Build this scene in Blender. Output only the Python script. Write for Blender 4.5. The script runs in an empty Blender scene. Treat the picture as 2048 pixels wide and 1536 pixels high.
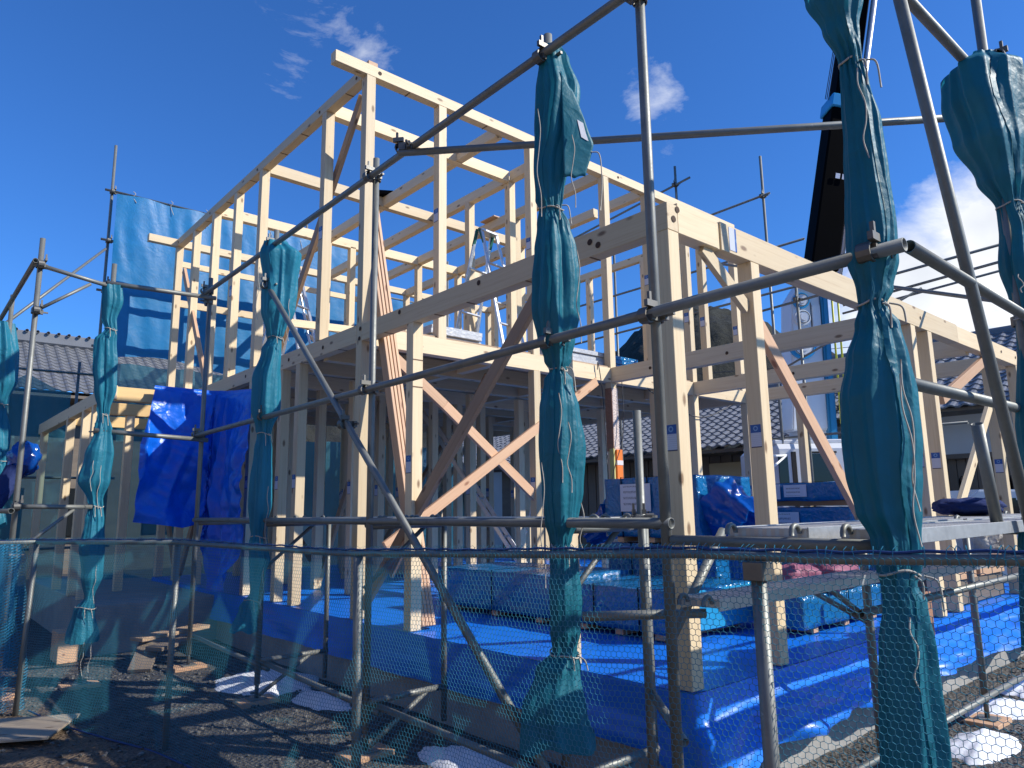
import bpy, bmesh, math, random
import numpy as np
from mathutils import Vector, Matrix, Quaternion, noise

scene = bpy.context.scene
COL = scene.collection

# ------------------------------------------------------------------ camera
CAM = Vector((-3.35803, -2.42438, 0.97959))
RT = Vector((0.755191, -0.655345, -0.014479))
UP = Vector((-0.101088, -0.138256, 0.985224))
FW = Vector((0.647664, 0.742568, 0.170657))
cam_d = bpy.data.cameras.new('camera')
cam_d.sensor_width = 36.0
cam_d.lens = 36.0 * 1433.677 / 2048.0
cam_d.clip_start = 0.05
cam_d.clip_end = 3000
cam = bpy.data.objects.new('camera', cam_d)
COL.objects.link(cam)
m = Matrix.Identity(4)
for i in range(3):
    m[i][0] = RT[i]; m[i][1] = UP[i]; m[i][2] = -FW[i]; m[i][3] = CAM[i]
cam.matrix_world = m
scene.camera = cam

# ------------------------------------------------------------------ sky and sun
SUN_DIR = Vector((0.87, -1.11, 1.0)).normalized()      # from the site towards the sun
sun_elev = math.asin(SUN_DIR.z)
sun_rot = math.atan2(SUN_DIR.x, SUN_DIR.y)             # Nishita: 0 = +Y, clockwise
world = bpy.data.worlds.new('World')
scene.world = world
world.use_nodes = True
wt = world.node_tree
wt.nodes.clear()
def wn(t, **kw):
    n = wt.nodes.new(t)
    for k, v in kw.items(): setattr(n, k, v)
    return n
w_out = wn('ShaderNodeOutputWorld')
w_bg = wn('ShaderNodeBackground')
w_sky = wn('ShaderNodeTexSky', sky_type='NISHITA', sun_disc=False, sun_elevation=sun_elev,
           sun_rotation=sun_rot, altitude=100.0, air_density=1.0, dust_density=0.25, ozone_density=3.0)
w_bg.inputs['Strength'].default_value = 0.092
w_tc = wn('ShaderNodeTexCoord')
w_nrm = wn('ShaderNodeVectorMath', operation='NORMALIZE')
wt.links.new(w_tc.outputs['Generated'], w_nrm.inputs[0])
# clouds: noise on the sky direction, gathered where clouds stand (a cumulus bank low over the
# right-hand hills and a few wisps higher up)
w_map = wn('ShaderNodeMapping'); w_map.inputs['Scale'].default_value = (1.0, 1.0, 1.6)
wt.links.new(w_nrm.outputs[0], w_map.inputs['Vector'])
w_nz = wn('ShaderNodeTexNoise'); w_nz.inputs['Scale'].default_value = 7.0; w_nz.inputs['Detail'].default_value = 9.0
w_nz.inputs['Roughness'].default_value = 0.62; w_nz.inputs['Distortion'].default_value = 0.35
wt.links.new(w_map.outputs[0], w_nz.inputs['Vector'])
def wmath(op, a, b=None, clamp=False):
    n = wn('ShaderNodeMath', operation=op, use_clamp=clamp)
    for i, v in enumerate((a, b)):
        if v is None: continue
        if isinstance(v, (int, float)): n.inputs[i].default_value = v
        else: wt.links.new(v, n.inputs[i])
    return n.outputs[0]
def blob(d, radius, gain):
    v = wn('ShaderNodeVectorMath', operation='DISTANCE')
    wt.links.new(w_nrm.outputs[0], v.inputs[0]); v.inputs[1].default_value = Vector(d).normalized()
    mr = wn('ShaderNodeMapRange', interpolation_type='SMOOTHSTEP')
    wt.links.new(v.outputs['Value'], mr.inputs['Value'])
    mr.inputs['From Min'].default_value = 0.0; mr.inputs['From Max'].default_value = radius
    mr.inputs['To Min'].default_value = gain; mr.inputs['To Max'].default_value = 0.0
    return mr.outputs[0]
CLOUDS = [((0.918, 0.305, 0.240), 0.20, 1.5), ((0.926, 0.220, 0.285), 0.20, 1.5), ((0.95, 0.16, 0.25), 0.27, 1.4),
          ((0.81, 0.48, 0.26), 0.12, 0.60), ((0.695, 0.505, 0.510), 0.125, 0.68), ((0.715, 0.535, 0.445), 0.12, 0.62),
          ((0.33, 0.735, 0.587), 0.24, 0.61), ((0.40, 0.72, 0.56), 0.17, 0.55), ((0.338, 0.79, 0.511), 0.12, 0.53),
          ((0.132, 0.965, 0.225), 0.09, 0.55), ((0.55, -0.7, 0.4), 0.35, 0.5), ((-0.6, 0.3, 0.5), 0.4, 0.45)]
dens = None
for d, r, g in CLOUDS:
    b = blob(d, r, g)
    dens = b if dens is None else wmath('MAXIMUM', dens, b)
thr = wmath('SUBTRACT', 0.86, wmath('MULTIPLY', dens, 0.62))
cl = wmath('SUBTRACT', w_nz.outputs['Fac'], thr)
cl = wmath('MULTIPLY', cl, 2.8, True)
shade = wn('ShaderNodeTexNoise'); shade.inputs['Scale'].default_value = 9.0; shade.inputs['Detail'].default_value = 5.0
wt.links.new(w_nrm.outputs[0], shade.inputs['Vector'])
ccol = wn('ShaderNodeMix', data_type='RGBA')
wt.links.new(shade.outputs['Fac'], ccol.inputs['Factor'])
ccol.inputs['A'].default_value = (5.0, 5.5, 6.4, 1); ccol.inputs['B'].default_value = (11.5, 11.6, 11.8, 1)
tint = wn('ShaderNodeMix', data_type='RGBA', blend_type='MULTIPLY'); tint.inputs['Factor'].default_value = 1.0
wt.links.new(w_sky.outputs['Color'], tint.inputs['A']); tint.inputs['B'].default_value = (0.41, 0.91, 1.60, 1)
cmix = wn('ShaderNodeMix', data_type='RGBA')
wt.links.new(cl, cmix.inputs['Factor'])
wt.links.new(tint.outputs['Result'], cmix.inputs['A'])
wt.links.new(ccol.outputs['Result'], cmix.inputs['B'])
wt.links.new(cmix.outputs['Result'], w_bg.inputs['Color'])
wt.links.new(w_bg.outputs[0], w_out.inputs['Surface'])

sun_d = bpy.data.lights.new('sun', 'SUN')
sun_d.energy = 4.5
sun_d.angle = math.radians(0.53)
sun_d.color = (1.0, 0.945, 0.85)
sun = bpy.data.objects.new('sun', sun_d)
COL.objects.link(sun)
sun.location = (20, -20, 30)
sun.rotation_euler = SUN_DIR.to_track_quat('Z', 'Y').to_euler()

scene.view_settings.view_transform = 'Standard'
scene.view_settings.look = 'None'
scene.view_settings.exposure = 0.36
scene.view_settings.gamma = 1.0
scene.view_settings.use_curve_mapping = False

random.seed(7)
GROUND = -0.62

# ------------------------------------------------------------------ material helpers
class MT:
    def __init__(s, name):
        s.m = bpy.data.materials.new(name); s.m.use_nodes = True
        s.t = s.m.node_tree; s.t.nodes.clear()
        s.out = s.n('ShaderNodeOutputMaterial')
        s.p = s.n('ShaderNodeBsdfPrincipled')
        s.l(s.p.outputs[0], s.out.inputs['Surface'])
    def n(s, t, **kw):
        n = s.t.nodes.new(t)
        for k, v in kw.items(): setattr(n, k, v)
        return n
    def l(s, a, b): s.t.links.new(a, b)
    def set(s, **kw):
        for k, v in kw.items():
            s.p.inputs[k.replace('_', ' ')].default_value = v
        return s
    def coord(s, kind='Object', scale=(1, 1, 1), rnd=False):
        tc = s.n('ShaderNodeTexCoord'); mp = s.n('ShaderNodeMapping')
        mp.inputs['Scale'].default_value = scale
        s.l(tc.outputs[kind], mp.inputs['Vector'])
        if rnd:
            oi = s.n('ShaderNodeObjectInfo'); ml = s.n('ShaderNodeMath', operation='MULTIPLY')
            s.l(oi.outputs['Random'], ml.inputs[0]); ml.inputs[1].default_value = 57.0
            cx = s.n('ShaderNodeCombineXYZ')
            for i in range(3): s.l(ml.outputs[0], cx.inputs[i])
            s.l(cx.outputs[0], mp.inputs['Location'])
        return mp.outputs[0]
    def noise(s, vec, scale, detail=4, rough=.55, dist=0):
        n = s.n('ShaderNodeTexNoise')
        n.inputs['Scale'].default_value = scale; n.inputs['Detail'].default_value = detail
        n.inputs['Roughness'].default_value = rough; n.inputs['Distortion'].default_value = dist
        if vec is not None: s.l(vec, n.inputs['Vector'])
        return n.outputs['Fac']
    def ramp(s, fac, stops):
        r = s.n('ShaderNodeValToRGB'); e = r.color_ramp.elements
        while len(e) < len(stops): e.new(0.5)
        for el, (pos, c) in zip(e, stops):
            el.position = pos; el.color = (*c, 1) if len(c) == 3 else c
        s.l(fac, r.inputs['Fac'])
        return r.outputs['Color']
    def mix(s, fac, a, b, blend='MIX'):
        n = s.n('ShaderNodeMix', data_type='RGBA', blend_type=blend)
        for sock, v in (('Factor', fac), ('A', a), ('B', b)):
            if isinstance(v, (int, float)): n.inputs[sock].default_value = v
            elif isinstance(v, tuple): n.inputs[sock].default_value = (*v, 1)
            else: s.l(v, n.inputs[sock])
        return n.outputs['Result']
    def math(s, op, a, b=0.0, clamp=False):
        n = s.n('ShaderNodeMath', operation=op, use_clamp=clamp)
        for i, v in enumerate((a, b)):
            if isinstance(v, (int, float)): n.inputs[i].default_value = v
            else: s.l(v, n.inputs[i])
        return n.outputs[0]
    def rnd(s):
        return s.n('ShaderNodeObjectInfo').outputs['Random']
    def color(s, c):
        if isinstance(c, tuple): s.p.inputs['Base Color'].default_value = (*c, 1)
        else: s.l(c, s.p.inputs['Base Color'])
        return s
    def bump(s, h, strength=.3, dist=.01):
        b = s.n('ShaderNodeBump'); b.inputs['Strength'].default_value = strength; b.inputs['Distance'].default_value = dist
        s.l(h, b.inputs['Height']); s.l(b.outputs[0], s.p.inputs['Normal'])
        return s
    def translucent(s, col, fac):
        tr = s.n('ShaderNodeBsdfTranslucent')
        if isinstance(col, tuple): tr.inputs['Color'].default_value = (*col, 1)
        else: s.l(col, tr.inputs['Color'])
        mx = s.n('ShaderNodeMixShader'); mx.inputs[0].default_value = fac
        s.l(s.p.outputs[0], mx.inputs[1]); s.l(tr.outputs[0], mx.inputs[2]); s.l(mx.outputs[0], s.out.inputs['Surface'])
        return s

def wood(name, light, dark, knot, knots=True, grain=1.0):
    M = MT(name)
    v = M.coord('Object', (1.1, 26, 26), rnd=True)
    g1 = M.noise(v, 1.6, 6, .6, .4)
    v2 = M.coord('Object', (2.2, 160, 160), rnd=True)
    g2 = M.noise(v2, 1.0, 3, .6)
    g = M.math('ADD', M.math('MULTIPLY', g1, .72), M.math('MULTIPLY', g2, .32))
    col = M.ramp(g, [(.30, dark), (.46, tuple((a * .35 + b * .65) for a, b in zip(dark, light))), (.72, light)])
    v3 = M.coord('Object', (.8, 3, 3), rnd=True)
    blotch = M.noise(v3, 1.3, 3)
    col = M.mix(M.math('MULTIPLY', blotch, .22), col, (.82, .68, .48), 'MIX')
    if knots:
        v4 = M.coord('Object', (4.0, 9.5, 9.5), rnd=True)
        vo = M.n('ShaderNodeTexVoronoi'); M.l(v4, vo.inputs['Vector']); vo.inputs['Scale'].default_value = 1.0
        keep = M.n('ShaderNodeSeparateColor'); M.l(vo.outputs['Color'], keep.inputs[0])
        sel = M.math('GREATER_THAN', keep.outputs[0], .46)
        kd = M.n('ShaderNodeMapRange'); M.l(vo.outputs['Distance'], kd.inputs['Value'])
        kd.inputs['From Min'].default_value = .20; kd.inputs['From Max'].default_value = .10
        kf = M.math('MULTIPLY', kd.outputs[0], sel, True)
        col = M.mix(M.math('MULTIPLY', kf, .85), col, knot)
    v5 = M.coord('Object', (.9, 70, 70), rnd=True)
    stk = M.ramp(M.noise(v5, 1.0, 2, .5), [(.60, (0, 0, 0)), (.70, (1, 1, 1))])
    col = M.mix(M.math('MULTIPLY', stk, .30), col, dark)
    br = M.math('ADD', .80, M.math('MULTIPLY', M.rnd(), .28))
    bc = M.n('ShaderNodeCombineColor')
    for i in range(3): M.l(br, bc.inputs[i])
    col = M.mix(1.0, col, bc.outputs[0], 'MULTIPLY')
    M.color(col).set(Roughness=.62)
    M.bump(g, .25 * grain, .002)
    return M.m

mat = {}
mat['pine'] = wood('pine_lumber', (.79, .640, .405), (.60, .43, .24), (.17, .085, .035))
mat['glulam'] = wood('yellow_laminated_timber', (.80, .53, .21), (.70, .44, .16), (.4, .22, .09), knots=False)
mat['cedar'] = wood('cedar_board', (.64, .385, .225), (.47, .245, .125), (.24, .09, .04))
mat['redwood'] = wood('brown_brace_board', (.36, .215, .12), (.23, .125, .066), (.10, .045, .025))
mat['plyunder'] = wood('structural_plywood', (.36, .235, .14), (.26, .16, .09), (.13, .06, .03))

def steel(name, base, rough=.42, metal=.75, rust=.12):
    M = MT(name)
    v = M.coord('Object', (1, 1, 1), rnd=True)
    n1 = M.noise(v, 9, 5, .65); n2 = M.noise(v, 70, 3)
    col = M.mix(n1, tuple(c * .62 for c in base), tuple(min(1, c * 1.3) for c in base))
    r = M.ramp(n1, [(.62, (0, 0, 0)), (.74, (1, 1, 1))])
    col = M.mix(M.math('MULTIPLY', r, rust), col, (.14, .07, .035))
    sp = M.ramp(M.noise(v, 26, 6, .75), [(.66, (0, 0, 0)), (.70, (1, 1, 1))])
    col = M.mix(M.math('MULTIPLY', sp, .55), col, (.42, .41, .38))
    M.color(col).set(Metallic=metal)
    M.l(M.math('ADD', rough - .1, M.math('MULTIPLY', n2, .25)), M.p.inputs['Roughness'])
    M.bump(n2, .12, .002)
    return M.m
mat['steel'] = steel('galvanised_steel_pipe', (.215, .222, .205), .50, .45, .16)
mat['steel_dark'] = steel('dark_clamp_steel', (.17, .165, .15), .5, .7, .5)
mat['zinc'] = steel('bright_galvanised_plank', (.50, .51, .50), .42, .6, .05)
mat['alu'] = steel('aluminium', (.66, .67, .68), .34, .85, 0)

def cloth(name, col, trans, bumps=.35, tf=.35, rough=.42, spec=.5, scale=1.0):
    M = MT(name)
    v = M.coord('Object')
    n1 = M.noise(v, 5 * scale, 5, .6, .6); n2 = M.noise(v, 38 * scale, 4, .6)
    stain = M.noise(v, 2.2, 6, .65)
    cr1 = M.math('ABSOLUTE', M.math('SUBTRACT', M.noise(v, 3.2 * scale, 3, .5, .8), .5))
    cr2 = M.math('ABSOLUTE', M.math('SUBTRACT', M.noise(v, 8.5 * scale, 2, .5, .5), .5))
    weave = M.noise(v, 420, 1)
    c = M.mix(n1, tuple(a * .72 for a in col), tuple(min(1, a * 1.25) for a in col))
    c = M.mix(M.ramp(stain, [(.58, (0, 0, 0)), (.8, (.20, .20, .20))]), c, (.28, .36, .36))
    M.color(c).set(Roughness=rough)
    M.p.inputs['Specular IOR Level'].default_value = spec
    h = M.math('ADD', M.math('ADD', M.math('MULTIPLY', n1, .35), M.math('MULTIPLY', n2, .12)), M.math('SUBTRACT', M.math('MULTIPLY', weave, .015), M.math('ADD', M.math('MULTIPLY', cr1, 1.5), M.math('MULTIPLY', cr2, .7))))
    M.bump(h, bumps, .03)
    M.translucent(trans, tf)
    return M.m
mat['teal'] = cloth('teal_scaffold_sheet', (.014, .175, .240), (.02, .32, .45), .45, .28, .48, .35)
mat['teal_sunlit'] = cloth('sunlit_teal_scaffold_sheet', (.026, .235, .335), (.04, .42, .60), .45, .34, .48, .35)  # lighter copy of the teal: sunlight on the left sheets put into the colour
mat['cyan'] = cloth('cyan_scaffold_sheet', (.010, .205, .46), (.015, .33, .68), .18, .30, .45)
mat['ghost'] = cloth('thin_teal_sheet', (.03, .17, .23), (.04, .30, .40), .6, .5, .5)
def thin(m, a):
    nt = m.node_tree; out = nt.nodes['Material Output']; src = out.inputs['Surface'].links[0].from_socket
    tr = nt.nodes.new('ShaderNodeBsdfTransparent'); tr.inputs[0].default_value = (.55, .85, .92, 1)
    mx = nt.nodes.new('ShaderNodeMixShader'); mx.inputs[0].default_value = a
    nt.links.new(src, mx.inputs[1]); nt.links.new(tr.outputs[0], mx.inputs[2]); nt.links.new(mx.outputs[0], out.inputs['Surface'])
thin(mat['ghost'], .34)
mat['tarp'] = cloth('royal_blue_tarpaulin', (.005, .145, .78), (.004, .14, .75), .5, .14, .32, .5)
mat['deck_sheet'] = cloth('blue_deck_sheet', (.008, .19, .86), (.0, .1, .6), .3, .06, .34, .5, .6)
mat['wrap'] = cloth('blue_wrapping_film', (.008, .145, .36), (.0, .1, .3), 1.0, .05, .16, .7, 1.2)
mat['wrap_vivid'] = cloth('crumpled_blue_film', (.004, .085, .40), (.0, .16, .6), 0.5, .22, .10, .8, 1.0)
mat['wrap_sunlit'] = cloth('sunlit_wrapped_end', (.02, .30, .55), (.0, .2, .4), .5, .05, .3, .5)  # paler wrap colour with sunlight painted in
mat['pink'] = cloth('faded_pink_bag', (.34, .12, .18), (.36, .13, .19), .9, .12, .55, .3)
mat['navy'] = cloth('navy_cloth', (.02, .035, .12), (.02, .04, .12), .9, .05, .8, .2)
mat['whitebag'] = cloth('white_sack', (.62, .60, .55), (.5, .5, .46), .9, .1, .6, .3)
mat['net'] = MT('teal_safety_net').color((.035, .225, .315)).set(Roughness=.5).m
mat['net_blue'] = MT('blue_net_cord').color((.010, .045, .17)).set(Roughness=.6).m
mat['net_bright'] = MT('bright_blue_net').color((.02, .24, .42)).set(Roughness=.5).m

def flat(name, c, rough=.5, metal=0.0, var=.0, scale=8, bump=0.0):
    M = MT(name)
    if var > 0:
        n = M.noise(M.coord('Object'), scale, 5, .6)
        M.color(M.mix(n, tuple(max(0, a * (1 - var)) for a in c), tuple(min(1, a * (1 + var)) for a in c)))
        if bump: M.bump(n, bump, .02)
    else: M.color(c)
    M.set(Roughness=rough, Metallic=metal)
    return M.m
mat['rope'] = flat('cotton_rope', (.44, .41, .35), .9, var=.25, scale=60)
mat['rope_grey'] = flat('grey_cord', (.42, .40, .36), .9, var=.2, scale=60)
mat['redrope'] = flat('red_rope', (.28, .03, .05), .8)
mat['cable'] = flat('dark_cable', (.04, .04, .045), .5)
mat['black'] = flat('black_paint', (.0025, .0025, .003), .6, var=.3, scale=3)
mat['black'].node_tree.nodes['Principled BSDF'].inputs['Specular IOR Level'].default_value = .02
mat['rubber'] = flat('black_rubber', (.02, .02, .02), .8)
mat['white_paint'] = flat('white_vehicle_paint', (.74, .76, .77), .3, var=.04, scale=2)
mat['crane_blue'] = flat('crane_blue_paint', (.02, .22, .42), .35, var=.15, scale=3)
mat['crane_cyan'] = flat('crane_cyan_trim', (.02, .30, .62), .35)
mat['yellow'] = flat('yellow_hose', (.62, .60, .05), .5)
mat['glass_dark'] = flat('dark_window_glass', (.015, .018, .02), .06)
mat['paper'] = flat('white_paper', (.70, .71, .76), .7, var=.05, scale=20)
mat['ink'] = flat('printed_ink', (.05, .05, .06), .8)
mat['orange'] = flat('orange_protector', (.80, .20, .03), .45, var=.1)
mat['brownpaper'] = flat('brown_wrapping_paper', (.34, .17, .10), .8, var=.4, scale=14, bump=.8)
mat['clearwrap'] = flat('pinkish_bubble_wrap', (.66, .54, .47), .35, var=.3, scale=40, bump=1.0)
mat['foam'] = flat('yellow_foam', (.60, .54, .20), .8, var=.1)
mat['tape'] = flat('white_tape', (.72, .66, .64), .5)
mat['hole'] = flat('dark_bolt_hole', (.06, .03, .015), .8)
mat['slot'] = flat('saw_kerf', (.16, .10, .06), .8)
mat['snow'] = flat('old_snow', (.82, .85, .90), .6, var=.08, scale=9, bump=.5)
mat['plaster'] = flat('white_plaster', (.62, .63, .62), .85, var=.06, scale=2)
mat['roof_tile'] = flat('grey_roof_tile', (.16, .165, .175), .38, var=.25, scale=2.5)
mat['roof_tile_l'] = flat('silver_roof_tile', (.20, .205, .215), .30, var=.3, scale=2.5)
mat['darkwood'] = wood('dark_weathered_cladding', (.115, .09, .075), (.06, .045, .036), (.03, .02, .016), knots=False)
mat['beige'] = flat('beige_panel', (.55, .46, .28), .8)
mat['whitebox'] = flat('grey_white_wrapped_boards', (.46, .47, .48), .3, var=.25, scale=16, bump=.6)
mat['green'] = flat('green_plastic', (.01, .13, .10), .5)
mat['ladder_orange'] = flat('orange_plastic_cap', (.62, .24, .05), .5)

def concrete():
    M = MT('grey_concrete')
    v = M.coord('Object')
    n = M.noise(v, 3.5, 7, .65); n2 = M.noise(v, 40, 4)
    M.color(M.ramp(M.math('ADD', M.math('MULTIPLY', n, .7), M.math('MULTIPLY', n2, .3)), [(.3, (.24, .235, .22)), (.7, (.40, .39, .36))])).set(Roughness=.85)
    M.bump(n2, .3, .004)
    return M.m
mat['concrete'] = concrete()

def ground_mat():
    M = MT('wet_gravel_and_soil')
    v = M.coord('Object')
    big = M.noise(v, .55, 4, .6); mid = M.noise(v, 9, 6, .7); fine = M.noise(v, 75, 3)
    vo = M.n('ShaderNodeTexVoronoi'); M.l(v, vo.inputs['Vector']); vo.inputs['Scale'].default_value = 34.0
    grav = M.ramp(mid, [(.3, (.028, .027, .026)), (.55, (.095, .091, .085)), (.8, (.24, .23, .21))])
    soil = M.ramp(mid, [(.3, (.09, .060, .038)), (.6, (.21, .148, .095)), (.85, (.34, .25, .17))])
    # bare soil on the passer-by's side of the fence, gravel inside it
    sep = M.n('ShaderNodeSeparateXYZ'); M.l(v, sep.inputs[0])
    d = M.math('SUBTRACT', M.math('ADD', M.math('MULTIPLY', sep.outputs[1], -.124), -1.42), sep.outputs[0])
    d = M.math('ADD', d, M.math('MULTIPLY', M.math('SUBTRACT', big, .5), 1.2))
    f = M.n('ShaderNodeMapRange'); M.l(d, f.inputs['Value']); f.inputs['From Min'].default_value = -.25; f.inputs['From Max'].default_value = .25
    M.color(M.mix(f.outputs[0], grav, soil)).set(Roughness=.75)
    h = M.math('ADD', M.math('MULTIPLY', vo.outputs['Distance'], 1.0), M.math('ADD', M.math('MULTIPLY', fine, .5), mid))
    M.bump(h, .9, .03)
    return M.m
mat['ground'] = ground_mat()

def hill_mat():
    M = MT('forested_hillside')
    v = M.coord('Object')
    n = M.noise(v, .09, 8, .7); n2 = M.noise(v, .02, 3)
    M.color(M.mix(n2, M.ramp(n, [(.35, (.006, .008, .006)), (.7, (.035, .038, .022))]), (.022, .021, .014))).set(Roughness=.95)
    M.bump(n, 1.0, 3.0)
    return M.m
mat['hill'] = hill_mat()

def plank_mat():
    M = MT('perforated_steel_plank')
    v = M.coord('Object', (28, 28, 0))
    vo = M.n('ShaderNodeTexVoronoi'); M.l(v, vo.inputs['Vector']); vo.inputs['Scale'].default_value = 1.0; vo.inputs['Randomness'].default_value = 0.0
    hole = M.n('ShaderNodeMapRange'); M.l(vo.outputs['Distance'], hole.inputs['Value'])
    hole.inputs['From Min'].default_value = .30; hole.inputs['From Max'].default_value = .22
    n = M.noise(M.coord('Object'), 12, 5)
    c = M.mix(n, (.42, .42, .40), (.62, .61, .58))
    ge = M.n('ShaderNodeNewGeometry'); sz = M.n('ShaderNodeSeparateXYZ'); M.l(ge.outputs['True Normal'], sz.inputs[0])
    hf = M.math('MULTIPLY', hole.outputs[0], M.math('GREATER_THAN', M.math('ABSOLUTE', sz.outputs[2]), .8))
    M.color(M.mix(hf, c, (.05, .05, .05))).set(Roughness=.45, Metallic=.45)
    M.bump(vo.outputs['Distance'], .5, .01)
    return M.m
mat['plank'] = plank_mat()

def sticker_mat():
    M = MT('grade_sticker')
    tc = M.n('ShaderNodeTexCoord'); sp = M.n('ShaderNodeSeparateXYZ'); M.l(tc.outputs['Object'], sp.inputs[0])
    z = sp.outputs[2]; y = sp.outputs[1]
    blue = M.math('GREATER_THAN', z, .022)
    r = M.math('SQRT', M.math('ADD', M.math('POWER', y, 2.0), M.math('POWER', M.math('SUBTRACT', z, .05), 2.0)))
    ring = M.math('MULTIPLY', M.math('LESS_THAN', r, .017), M.math('GREATER_THAN', r, .009))
    lines = M.math('GREATER_THAN', M.math('SINE', M.math('MULTIPLY', z, 520.0)), .55)
    c = M.mix(M.math('MULTIPLY', lines, .3), (.56, .58, .66), (.3, .3, .36))
    c = M.mix(blue, c, (.008, .085, .32))
    c = M.mix(ring, c, (.18, .33, .55))
    c = M.mix(M.math('LESS_THAN', z, -.068), c, (.05, .06, .12))
    M.color(c).set(Roughness=.4)
    return M.m
mat['sticker'] = sticker_mat()

def print_mat(name, rows):
    M = MT(name)
    tc = M.n('ShaderNodeTexCoord'); sp = M.n('ShaderNodeSeparateXYZ'); M.l(tc.outputs['Generated'], sp.inputs[0])
    z = sp.outputs[2]; y = M.math('SUBTRACT', 1.0, sp.outputs[0])
    s = M.math('SINE', M.math('MULTIPLY', z, rows * 6.2832))
    row = M.math('GREATER_THAN', s, .35)
    cx = M.n('ShaderNodeCombineXYZ'); M.l(M.math('MULTIPLY', y, 34.0), cx.inputs[0]); M.l(M.math('MULTIPLY', z, 60.0), cx.inputs[1])
    g = M.noise(cx.outputs[0], 1.0, 1)
    ink = M.math('MULTIPLY', row, M.math('GREATER_THAN', g, .5))
    edge = M.math('MULTIPLY', M.math('MULTIPLY', M.math('GREATER_THAN', y, .1), M.math('LESS_THAN', y, .72)),
                  M.math('MULTIPLY', M.math('GREATER_THAN', z, .1), M.math('LESS_THAN', z, .93)))
    M.color(M.mix(M.math('MULTIPLY', M.math('MULTIPLY', ink, edge), .85), (.66, .67, .73), (.06, .06, .08))).set(Roughness=.6)
    return M.m
mat['print4'] = print_mat('printed_delivery_note', 4.6)
mat['print3'] = print_mat('printed_packing_slip', 3.2)

# ------------------------------------------------------------------ geometry helpers
def new_obj(name, mesh, m, parent=None, smooth=False):
    o = bpy.data.objects.new(name, mesh)
    if m is not None and len(mesh.materials) == 0: mesh.materials.append(m)
    COL.objects.link(o)
    if parent is not None: o.parent = parent
    return o

def mesh_from(name, verts, faces, smooth=False):
    me = bpy.data.meshes.new(name)
    me.from_pydata([tuple(v) for v in verts], [], [tuple(f) for f in faces])
    if smooth: me.polygons.foreach_set('use_smooth', [True] * len(me.polygons))
    me.update()
    return me

def thing(name, label, cat, loc=(0, 0, 0), group=None):
    o = bpy.data.objects.new(name, None)
    o.empty_display_size = .2
    COL.objects.link(o); o.location = loc
    o['label'] = label; o['category'] = cat
    if group: o['group'] = group
    return o
def tag(o, label, cat, group=None):
    o['label'] = label; o['category'] = cat
    if group: o['group'] = group
    return o

def base_of(parent):
    v = Vector((0, 0, 0))
    while parent is not None:
        v += parent.location if parent.type == 'EMPTY' else Vector((0, 0, 0))
        parent = parent.parent
    return v

def box_mesh(name, L, W, H, ch=.003):
    ch = min(ch, L * .2, W * .2, H * .2)
    vs = []; idx = {}
    hx, hy, hz = L / 2, W / 2, H / 2
    for sx in (-1, 1):
        for sy in (-1, 1):
            for sz in (-1, 1):
                for a in range(3):
                    p = [sx * (hx - ch), sy * (hy - ch), sz * (hz - ch)]
                    p[a] = (sx * hx, sy * hy, sz * hz)[a]
                    idx[(sx, sy, sz, a)] = len(vs); vs.append(p)
    fs = []
    def quad(ks): fs.append([idx[k] for k in ks])
    for s in (-1, 1):
        q = [(s, -1, -1, 0), (s, 1, -1, 0), (s, 1, 1, 0), (s, -1, 1, 0)]; quad(q if s > 0 else q[::-1])
        q = [(-1, s, -1, 1), (-1, s, 1, 1), (1, s, 1, 1), (1, s, -1, 1)]; quad(q if s > 0 else q[::-1])
        q = [(-1, -1, s, 2), (1, -1, s, 2), (1, 1, s, 2), (-1, 1, s, 2)]; quad(q if s > 0 else q[::-1])
    for s in (-1, 1):
        for t in (-1, 1):
            quad([(-1, s, t, 1), (-1, s, t, 2), (1, s, t, 2), (1, s, t, 1)])
            quad([(s, -1, t, 0), (s, -1, t, 2), (s, 1, t, 2), (s, 1, t, 0)])
            quad([(s, t, -1, 0), (s, t, -1, 1), (s, t, 1, 1), (s, t, 1, 0)])
    for sx in (-1, 1):
        for sy in (-1, 1):
            for sz in (-1, 1):
                fs.append([idx[(sx, sy, sz, a)] for a in range(3)])
    me = mesh_from(name, vs, fs)
    bm = bmesh.new(); bm.from_mesh(me); bmesh.ops.recalc_face_normals(bm, faces=bm.faces); bm.to_mesh(me); bm.free()
    return me
_bc = {}
def frame_mat(p0, p1, roll_up=Vector((0, 0, 1))):
    x = (p1 - p0).normalized()
    up = roll_up
    if abs(x.dot(up)) > .995: up = Vector((0, 1, 0))
    y = up.cross(x).normalized(); z = x.cross(y)
    m = Matrix.Identity(4)
    for i in range(3):
        m[i][0] = x[i]; m[i][1] = y[i]; m[i][2] = z[i]
    return m
def bar(name, p0, p1, w, h, m, parent=None, up=Vector((0, 0, 1)), ch=.003):
    """rectangular timber or bar from p0 to p1; w across, h along `up`"""
    p0 = Vector(p0); p1 = Vector(p1)
    L = (p1 - p0).length
    key = (round(L, 3), round(w, 3), round(h, 3), ch, m.name)
    me = _bc.get(key)
    if me is None:
        me = box_mesh(name, L, w, h, ch); me.materials.append(m); _bc[key] = me
    o = bpy.data.objects.new(name, me); COL.objects.link(o)
    fm = frame_mat(p0, p1, Vector(up)); fm.translation = (p0 + p1) / 2
    if parent is not None:
        o.parent = parent; fm.translation = fm.translation - base_of(parent)
    o.matrix_local = fm
    return o
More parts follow.
